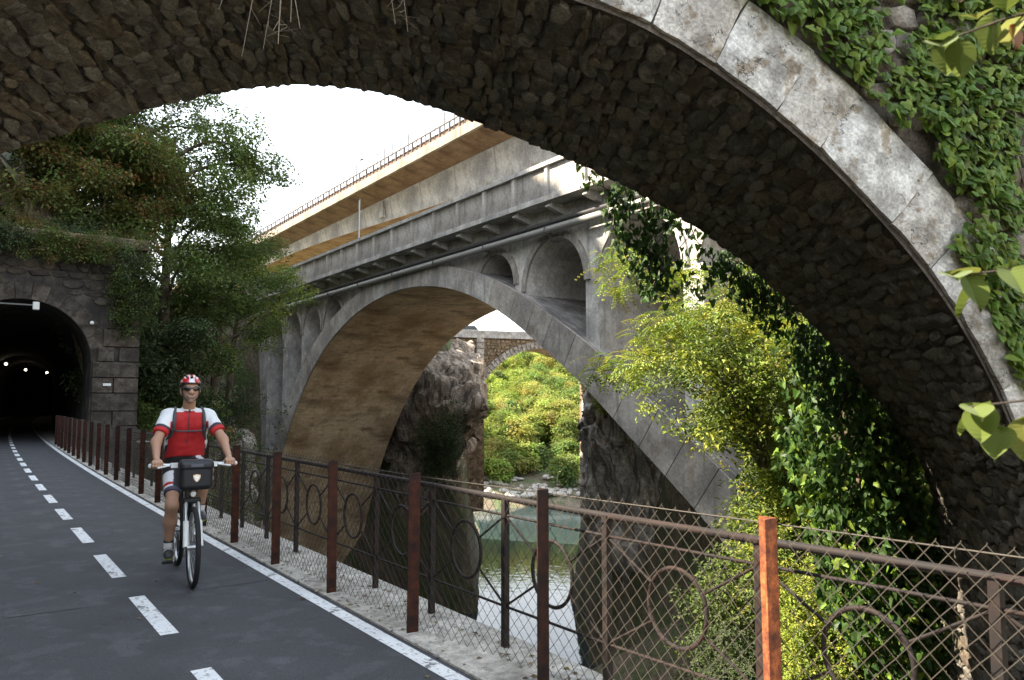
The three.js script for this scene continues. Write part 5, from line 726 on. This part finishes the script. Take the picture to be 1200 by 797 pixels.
  part('head_lamp', (() => { const g = new THREE.CylinderGeometry(0.022, 0.028, 0.04, 14); g.rotateX(Math.PI / 2); g.translate(0, 0.79, -0.1); return g; })(), alloy, bk);

  // bag on the handlebar
  const bag = thing('handlebar_bag', 'black handlebar bag with pale shield emblem on the bicycle', 'bag', [O[0], 0.98, O[2]], -0.1);
  const bagM = std({ color: 0x131418, roughness: 0.6 });
  part('pouch', new RoundedBoxGeometry(0.27, 0.22, 0.16, 4, 0.045).translate(0, -0.03, 0.02), bagM, bag);
  const lid = part('lid', (() => { const g = new RoundedBoxGeometry(0.285, 0.1, 0.175, 4, 0.045); g.translate(0, 0.07, 0.022); return g; })(), std({ color: 0x1c1d22, roughness: 0.5 }), bag);
  part('brand_tab', box(-0.05, 0.05, 0.06, 0.085, 0.109, 0.113), std({ color: 0x5a5c62 }), lid);
  const sh = new THREE.Shape(); sh.moveTo(0, -0.035); sh.quadraticCurveTo(-0.03, -0.015, -0.03, 0.025); sh.lineTo(0, 0.032); sh.lineTo(0.03, 0.025); sh.quadraticCurveTo(0.03, -0.015, 0, -0.035);
  const em = part('emblem', new THREE.ExtrudeGeometry(sh, { depth: 0.006, bevelEnabled: false }).translate(0, -0.035, 0.098), std({ color: 0xe8c8a8, roughness: 0.4 }), bag);
  part('emblem_field', (() => { const g = new THREE.ExtrudeGeometry(sh, { depth: 0.002, bevelEnabled: false }); g.scale(0.7, 0.7, 1); g.translate(0, -0.036, 0.105); return g; })(), std({ color: 0xf4f0ea, roughness: 0.4 }), em);

  // ----- rider -----
  const P = thing('person', 'cyclist in red and white jersey, helmet and sunglasses riding toward the arch', 'person', O, -0.1);
  const cap = (a, b, r0, r1) => { const ab = [b[0] - a[0], b[1] - a[1], b[2] - a[2]], L = ab[0] ** 2 + ab[1] ** 2 + ab[2] ** 2; return (x, y, z) => { const t = clamp(((x - a[0]) * ab[0] + (y - a[1]) * ab[1] + (z - a[2]) * ab[2]) / L, 0, 1), dx = x - a[0] - ab[0] * t, dy = y - a[1] - ab[1] * t, dz = z - a[2] - ab[2] * t; return Math.sqrt(dx * dx + dy * dy + dz * dz) - lerp(r0, r1, t); }; };
  const ell = (c, r) => (x, y, z) => { const px = (x - c[0]) / r[0], py = (y - c[1]) / r[1], pz = (z - c[2]) / r[2]; const k = Math.sqrt(px * px + py * py + pz * pz); return (k - 1) * Math.min(r[0], r[1], r[2]); };
  const smin = (a, b, k) => { const h = Math.max(k - Math.abs(a - b), 0) / k; return Math.min(a, b) - h * h * k * 0.25; };
  const uni = (fs, k = 0.03) => (x, y, z) => { let d = 9; for (const f of fs) d = smin(d, f(x, y, z), k); return d; };
  const S = 1, shR = [-0.178, 1.465, -0.6], elR = [-0.285, 1.23, -0.42], wrR = [-0.3, 1.1, -0.165], mir = p => [-p[0], p[1], p[2]];
  const shL = mir(shR), elL = [0.29, 1.24, -0.42], wrL = mir(wrR);
  const hipR = [-0.09, 0.99, -0.85], knR = [-0.13, 0.655, -0.48], anR = [-0.13, 0.25, -0.69], hipL = [0.09, 0.99, -0.85], knL = [0.15, 0.97, -0.4], anL = [0.13, 0.585, -0.64];
  const torso = [cap([-0.055, 1.02, -0.84], [-0.06, 1.2, -0.77], 0.12, 0.115), cap([0.055, 1.02, -0.84], [0.06, 1.2, -0.77], 0.12, 0.115), cap([-0.06, 1.2, -0.77], [-0.075, 1.4, -0.64], 0.115, 0.11), cap([0.06, 1.2, -0.77], [0.075, 1.4, -0.64], 0.115, 0.11), cap([-0.14, 1.46, -0.6], [0.14, 1.46, -0.6], 0.068, 0.068)];
  const upArm = [cap(shR, elR, 0.06, 0.043), cap(shL, elL, 0.06, 0.043)], foreArm = [cap(elR, wrR, 0.043, 0.028), cap(elL, wrL, 0.043, 0.028)];
  const thigh = [cap(hipR, knR, 0.092, 0.058), cap(hipL, knL, 0.092, 0.058)], shank = [cap(knR, [(knR[0] + anR[0]) / 2, (knR[1] * 0.62 + anR[1] * 0.38), (knR[2] * 0.62 + anR[2] * 0.38) - 0.02], 0.054, 0.056), cap([(knR[0] + anR[0]) / 2, knR[1] * 0.62 + anR[1] * 0.38, knR[2] * 0.62 + anR[2] * 0.38 - 0.02], anR, 0.056, 0.034), cap(knL, anL, 0.055, 0.036)];
  const neck = [cap([0, 1.5, -0.6], [0, 1.6, -0.545], 0.058, 0.054)];
  const hc = [0, 1.705, -0.51];
  const head = [ell(hc, [0.075, 0.112, 0.094]), ell([0, 1.655, -0.475], [0.054, 0.058, 0.06]), cap([0, 1.715, -0.42], [0, 1.682, -0.4], 0.011, 0.017), cap([-0.014, 1.68, -0.412], [0.014, 1.68, -0.412], 0.011, 0.011), cap([-0.02, 1.648, -0.42], [0.02, 1.648, -0.42], 0.009, 0.009), cap([-0.018, 1.637, -0.421], [0.018, 1.637, -0.421], 0.009, 0.009), cap([-0.035, 1.738, -0.43], [0.035, 1.738, -0.43], 0.012, 0.012), ell([-0.078, 1.695, -0.52], [0.012, 0.032, 0.02]), ell([0.078, 1.695, -0.52], [0.012, 0.032, 0.02]), ell([0, 1.607, -0.438], [0.026, 0.02, 0.02])];
  const skin = [0.40, 0.225, 0.15], stub = [0.30, 0.19, 0.145];
  const skinCol = p => p.y > 1.59 && p.y < 1.672 && p.z > -0.5 && Math.abs(p.x) < 0.07 ? mixc(skin, stub, sst(1.68, 1.64, p.y)) : skin.map(v => v * (0.94 + 0.12 * fbm(p.x * 30, p.y * 30, p.z * 30, 2)));
  const bodyF = uni([...torso.map(f => (x, y, z) => f(x, y, z) + 0.016), ...upArm.map(f => (x, y, z) => f(x, y, z) + 0.004), ...foreArm, ...thigh.map(f => (x, y, z) => f(x, y, z) + 0.008), ...shank, ...neck], 0.04);
  const g1 = surfaceNets(bodyF, [-0.42, 0.18, -1.02], [0.42, 1.66, -0.12], 0.0125);
  const g2 = surfaceNets(uni([...head, ...neck], 0.018), [-0.11, 1.54, -0.64], [0.11, 1.84, -0.36], 0.004);
  const handF = s => { const fs = [cap([0.3 * s, 1.095, -0.17], [0.297 * s, 1.085, -0.125], 0.026, 0.028), cap([0.275 * s, 1.08, -0.11], [0.325 * s, 1.078, -0.11], 0.019, 0.018)]; [-0.033, -0.011, 0.011, 0.032].forEach((dx, i) => { const x = (0.3 + dx) * s, L = [0.9, 1.05, 1, 0.82][i]; fs.push(cap([x, 1.08, -0.1], [x, 1.072, -0.1 + 0.035 * L], 0.0105, 0.0098), cap([x, 1.072, -0.1 + 0.035 * L], [x, 1.043, -0.1 + 0.036 * L], 0.0098, 0.009), cap([x, 1.043, -0.1 + 0.036 * L], [x, 1.026, -0.1 + 0.012 * L], 0.009, 0.008)); }); fs.push(cap([0.268 * s, 1.075, -0.13], [0.245 * s, 1.055, -0.108], 0.012, 0.0105), cap([0.245 * s, 1.055, -0.108], [0.24 * s, 1.03, -0.09], 0.0105, 0.0085)); return uni(fs, 0.007); };
  const g3 = [-1, 1].map(s => surfaceNets(handF(s), [Math.min(0.2 * s, 0.37 * s), 1.0, -0.23], [Math.max(0.2 * s, 0.37 * s), 1.15, -0.03], 0.004));
  part('body', paint(mergeGeometries([g1, g2, ...g3].map(g => { g.deleteAttribute('uv'); return g; }), false), skinCol), std({ vertexColors: true, roughness: 0.6 }), P);
  // jersey
  const armT = (p, a, b) => { const d = V(b[0] - a[0], b[1] - a[1], b[2] - a[2]), L = d.lengthSq(); return V(p.x - a[0], p.y - a[1], p.z - a[2]).dot(d) / L; };
  const slv = [[shR, elR], [shL, elL]].map(([a, b]) => { const e = a.map((v, i) => lerp(v, b[i], 0.66)); const f = cap(a, e, 0.064, 0.062); const d = b.map((v, i) => v - a[i]), L = Math.hypot(...d); return (x, y, z) => Math.max(f(x, y, z), ((x - e[0]) * d[0] + (y - e[1]) * d[1] + (z - e[2]) * d[2]) / L); });
  const wr = (x, y, z) => 0.014 * (vnoise(x * 9 + y * 10, y * 16 - x * 12 + 3, z * 9) - 0.5) + 0.006 * (vnoise(x * 30, y * 24, z * 30) - 0.5);
  const jF = (x, y, z) => { let d = uni(torso, 0.05)(x, y, z); for (const f of slv) d = smin(d, f(x, y, z), 0.03); d += wr(x, y, z) - 0.003; d = Math.max(d, 1.045 - y + 0.25 * (z + 0.84)); const nk = cap([0, 1.5, -0.6], [0, 1.66, -0.51], 0.066, 0.062)(x, y, z); d = Math.min(d, Math.max(nk, y - 1.545 - 0.4 * (z + 0.58) * -1)); return d; };
  const red = [0.46, 0.016, 0.02], wht = [0.72, 0.73, 0.76], nav = [0.03, 0.03, 0.05];
  const gj = surfaceNets(jF, [-0.36, 0.98, -1.0], [0.36, 1.6, -0.36], 0.0095);
  part('jersey', paint(gj, p => { for (const [a, b] of [[shR, elR], [shL, elL]]) { const t = armT(p, a, b); if (Math.abs(p.x) > 0.165 + (t > 0.25 ? 0 : 0.0) && t > -0.3) { if (Math.sign(p.x) !== Math.sign(a[0])) continue; if (t > 0.55) return red; if (t > 0.46) return nav; return wht; } } if (p.y > 1.5) return p.z > -0.53 && Math.abs(p.x) < 0.012 ? nav : (p.y > 1.515 ? wht : (Math.abs(p.x) > 0.05 ? wht : red)); if (p.y > 1.42 && Math.abs(p.x) > 0.13) return wht; if (Math.abs(p.x) < 0.004 && p.y > 1.2) return nav; return red; }), std({ vertexColors: true, roughness: 0.75 }), P);
  // shorts
  const shF = (x, y, z) => { let d = 9; for (const [a, b] of [[hipR, knR], [hipL, knL]]) { const e = a.map((v, i) => lerp(v, b[i], 0.74)); const f = cap(a, e, 0.1, 0.075)(x, y, z), dd = b.map((v, i) => v - a[i]), L = Math.hypot(...dd); d = smin(d, Math.max(f, ((x - e[0]) * dd[0] + (y - e[1]) * dd[1] + (z - e[2]) * dd[2]) / L), 0.03); } d = smin(d, uni(torso.slice(0, 2), 0.04)(x, y, z) - 0.002, 0.03); return Math.max(d, y - 1.1); };
  part('shorts', paint(surfaceNets(shF, [-0.28, 0.68, -1.02], [0.28, 1.12, -0.4], 0.0095), (p, n) => { for (const [a, b] of [[hipR, knR], [hipL, knL]]) { if (Math.sign(p.x) !== Math.sign(a[0])) continue; const t = armT(p, a, b); if (t > 0.66) return nav.map(v => v * 2); if (t > 0.3) { const o = Math.sign(p.x) * n.x + (p.x > 0 ? n.y * 0.5 : n.z * 0.35); if (o > 0.28) return t > 0.56 && t < 0.62 ? red : wht; } } return [0.014, 0.014, 0.017]; }), std({ vertexColors: true, roughness: 0.6 }), P);
  for (const [an, kn, f] of [[anR, knR, 1], [anL, knL, -1]]) {
    const up = kn.map((v, i) => v - an[i]), L = Math.hypot(...up), e = an.map((v, i) => v + up[i] / L * 0.085);
    part('sock', paint(surfaceNets((x, y, z) => Math.max(cap([an[0], an[1] - 0.03, an[2]], e, 0.041, 0.043)(x, y, z), (x - e[0]) * up[0] / L + (y - e[1]) * up[1] / L + (z - e[2]) * up[2] / L), [an[0] - 0.08, an[1] - 0.1, an[2] - 0.1], [an[0] + 0.08, an[1] + 0.16, an[2] + 0.14], 0.008), p => p.y > e[1] - 0.03 ? [0.02, 0.02, 0.02] : [0.7, 0.7, 0.7]), std({ vertexColors: true, roughness: 0.9 }), P);
    const sole = an[1] - 0.095; const shoeF = uni([cap([an[0], an[1] - 0.03, an[2] - 0.03], [an[0], an[1] - 0.05, an[2] + 0.05], 0.042, 0.045), cap([an[0], an[1] - 0.052, an[2] + 0.05], [an[0] + 0.01 * Math.sign(an[0]), an[1] - 0.062, an[2] + 0.16], 0.045, 0.034)], 0.03);
    part('shoe', paint(surfaceNets((x, y, z) => Math.max(shoeF(x, y, z), sole - y), [an[0] - 0.08, sole - 0.03, an[2] - 0.1], [an[0] + 0.08, an[1] + 0.05, an[2] + 0.24], 0.008), p => p.y < sole + 0.02 ? [0.32, 0.42, 0.03] : (Math.abs(p.z - an[2] - 0.07) < 0.012 ? [0.35, 0.35, 0.36] : [0.03, 0.03, 0.035])), std({ vertexColors: true, roughness: 0.6 }), P);
  }
  // helmet with vents
  const hel = (x, y, z) => { const px = x / 0.098, py = (y - 1.725) / 0.128, pz = (z + 0.525) / 0.138; let d = (Math.sqrt(px * px + py * py + pz * pz) - 1) * 0.1; const inn = ell([0, 1.715, -0.515], [0.082, 0.115, 0.105])(x, y, z); d = Math.max(d, -inn, 1.752 - y - 0.12 * (z + 0.52) * -1 - (z < -0.55 ? 0.03 : 0)); for (const vx of [-0.056, 0, 0.056]) { const v = cap([vx * 0.8, 1.80, -0.36], [vx * 1.2, 1.88, -0.66], 0.014, 0.012)(x, y, z); d = Math.max(d, -(v + 0.0)); } return d; };
  part('helmet', paint(surfaceNets(hel, [-0.12, 1.66, -0.7], [0.12, 1.88, -0.36], 0.0048), (p) => { const ax = Math.abs(p.x); if (p.y < 1.775) return [0.02, 0.02, 0.022]; if (ax < 0.022 && p.z > -0.46) return wht; if (ax > 0.03 && ax < 0.05 && p.y > 1.81) return [0.02, 0.02, 0.02]; if (ax > 0.075 && p.y > 1.78 && p.y < 1.80) return wht; return [0.5, 0.018, 0.03]; }), new THREE.MeshPhysicalMaterial({ vertexColors: true, roughness: 0.3, clearcoat: 0.7 }), P);
  part('helmet_strap', merge([tube([V(-0.078, 1.76, -0.5), V(-0.07, 1.66, -0.47), V(0, 1.592, -0.445), V(0.07, 1.66, -0.47), V(0.078, 1.76, -0.5)], 0.005, 24, 5)], false), blackM, P);
  const gls = part('sunglasses', merge([-1, 1].map(s => { const g = new THREE.SphereGeometry(0.036, 16, 10); g.scale(1, 0.62, 0.35); g.rotateY(s * 0.42); g.translate(0.037 * s, 1.717, -0.418); return g; }), false), new THREE.MeshPhysicalMaterial({ color: 0x08080a, roughness: 0.08, clearcoat: 1 }), P);
  part('sunglass_frame', merge([bar(V(-0.025, 1.724, -0.405), V(0.025, 1.724, -0.405), 0.005), bar(V(-0.07, 1.722, -0.43), V(-0.083, 1.712, -0.53), 0.005), bar(V(0.07, 1.722, -0.43), V(0.083, 1.712, -0.53), 0.005)], false), blackM, gls);
  part('hair', paint(surfaceNets((x, y, z) => Math.max(ell(hc, [0.08, 0.116, 0.1])(x, y, z), -ell([0, 1.68, -0.43], [0.075, 0.13, 0.075])(x, y, z), 1.66 - y), [-0.1, 1.63, -0.64], [0.1, 1.84, -0.4], 0.007), () => [0.06, 0.05, 0.045]), std({ vertexColors: true }), P);
  // backpack with shoulder straps
  const bp = thing('backpack', 'small dark grey backpack strapped over the red jersey', 'backpack', O, -0.1); const bpm = std({ color: 0x2c2e33, roughness: 0.8 });
  part('sack', surfaceNets(uni([cap([-0.06, 1.15, -0.97], [-0.06, 1.42, -0.86], 0.09, 0.08), cap([0.06, 1.15, -0.97], [0.06, 1.42, -0.86], 0.09, 0.08)], 0.05), [-0.2, 1.0, -1.12], [0.2, 1.56, -0.7], 0.015), bpm, bp);
  const strapM = std({ color: 0x4a4c50, roughness: 0.8 });
  for (const s of [-1, 1]) { const pts = [V(0.1 * s, 1.45, -0.76), V(0.115 * s, 1.536, -0.62), V(0.125 * s, 1.49, -0.535), V(0.13 * s, 1.41, -0.512), V(0.14 * s, 1.31, -0.585), V(0.165 * s, 1.24, -0.7)]; const g = new THREE.TubeGeometry(new THREE.CatmullRomCurve3(pts), 40, 0.017, 8); part('shoulder_strap', g, strapM, bp); part('buckle', new RoundedBoxGeometry(0.036, 0.03, 0.012, 1, 0.003).translate(0.138 * s, 1.345, -0.535), blackM, bp); }
  part('chest_strap', tube([V(-0.135, 1.33, -0.555), V(-0.06, 1.325, -0.512), V(0, 1.325, -0.52), V(0.06, 1.325, -0.512), V(0.135, 1.33, -0.555)], 0.007, 20, 6), strapM, bp);
}
renderer.render(scene, camera);
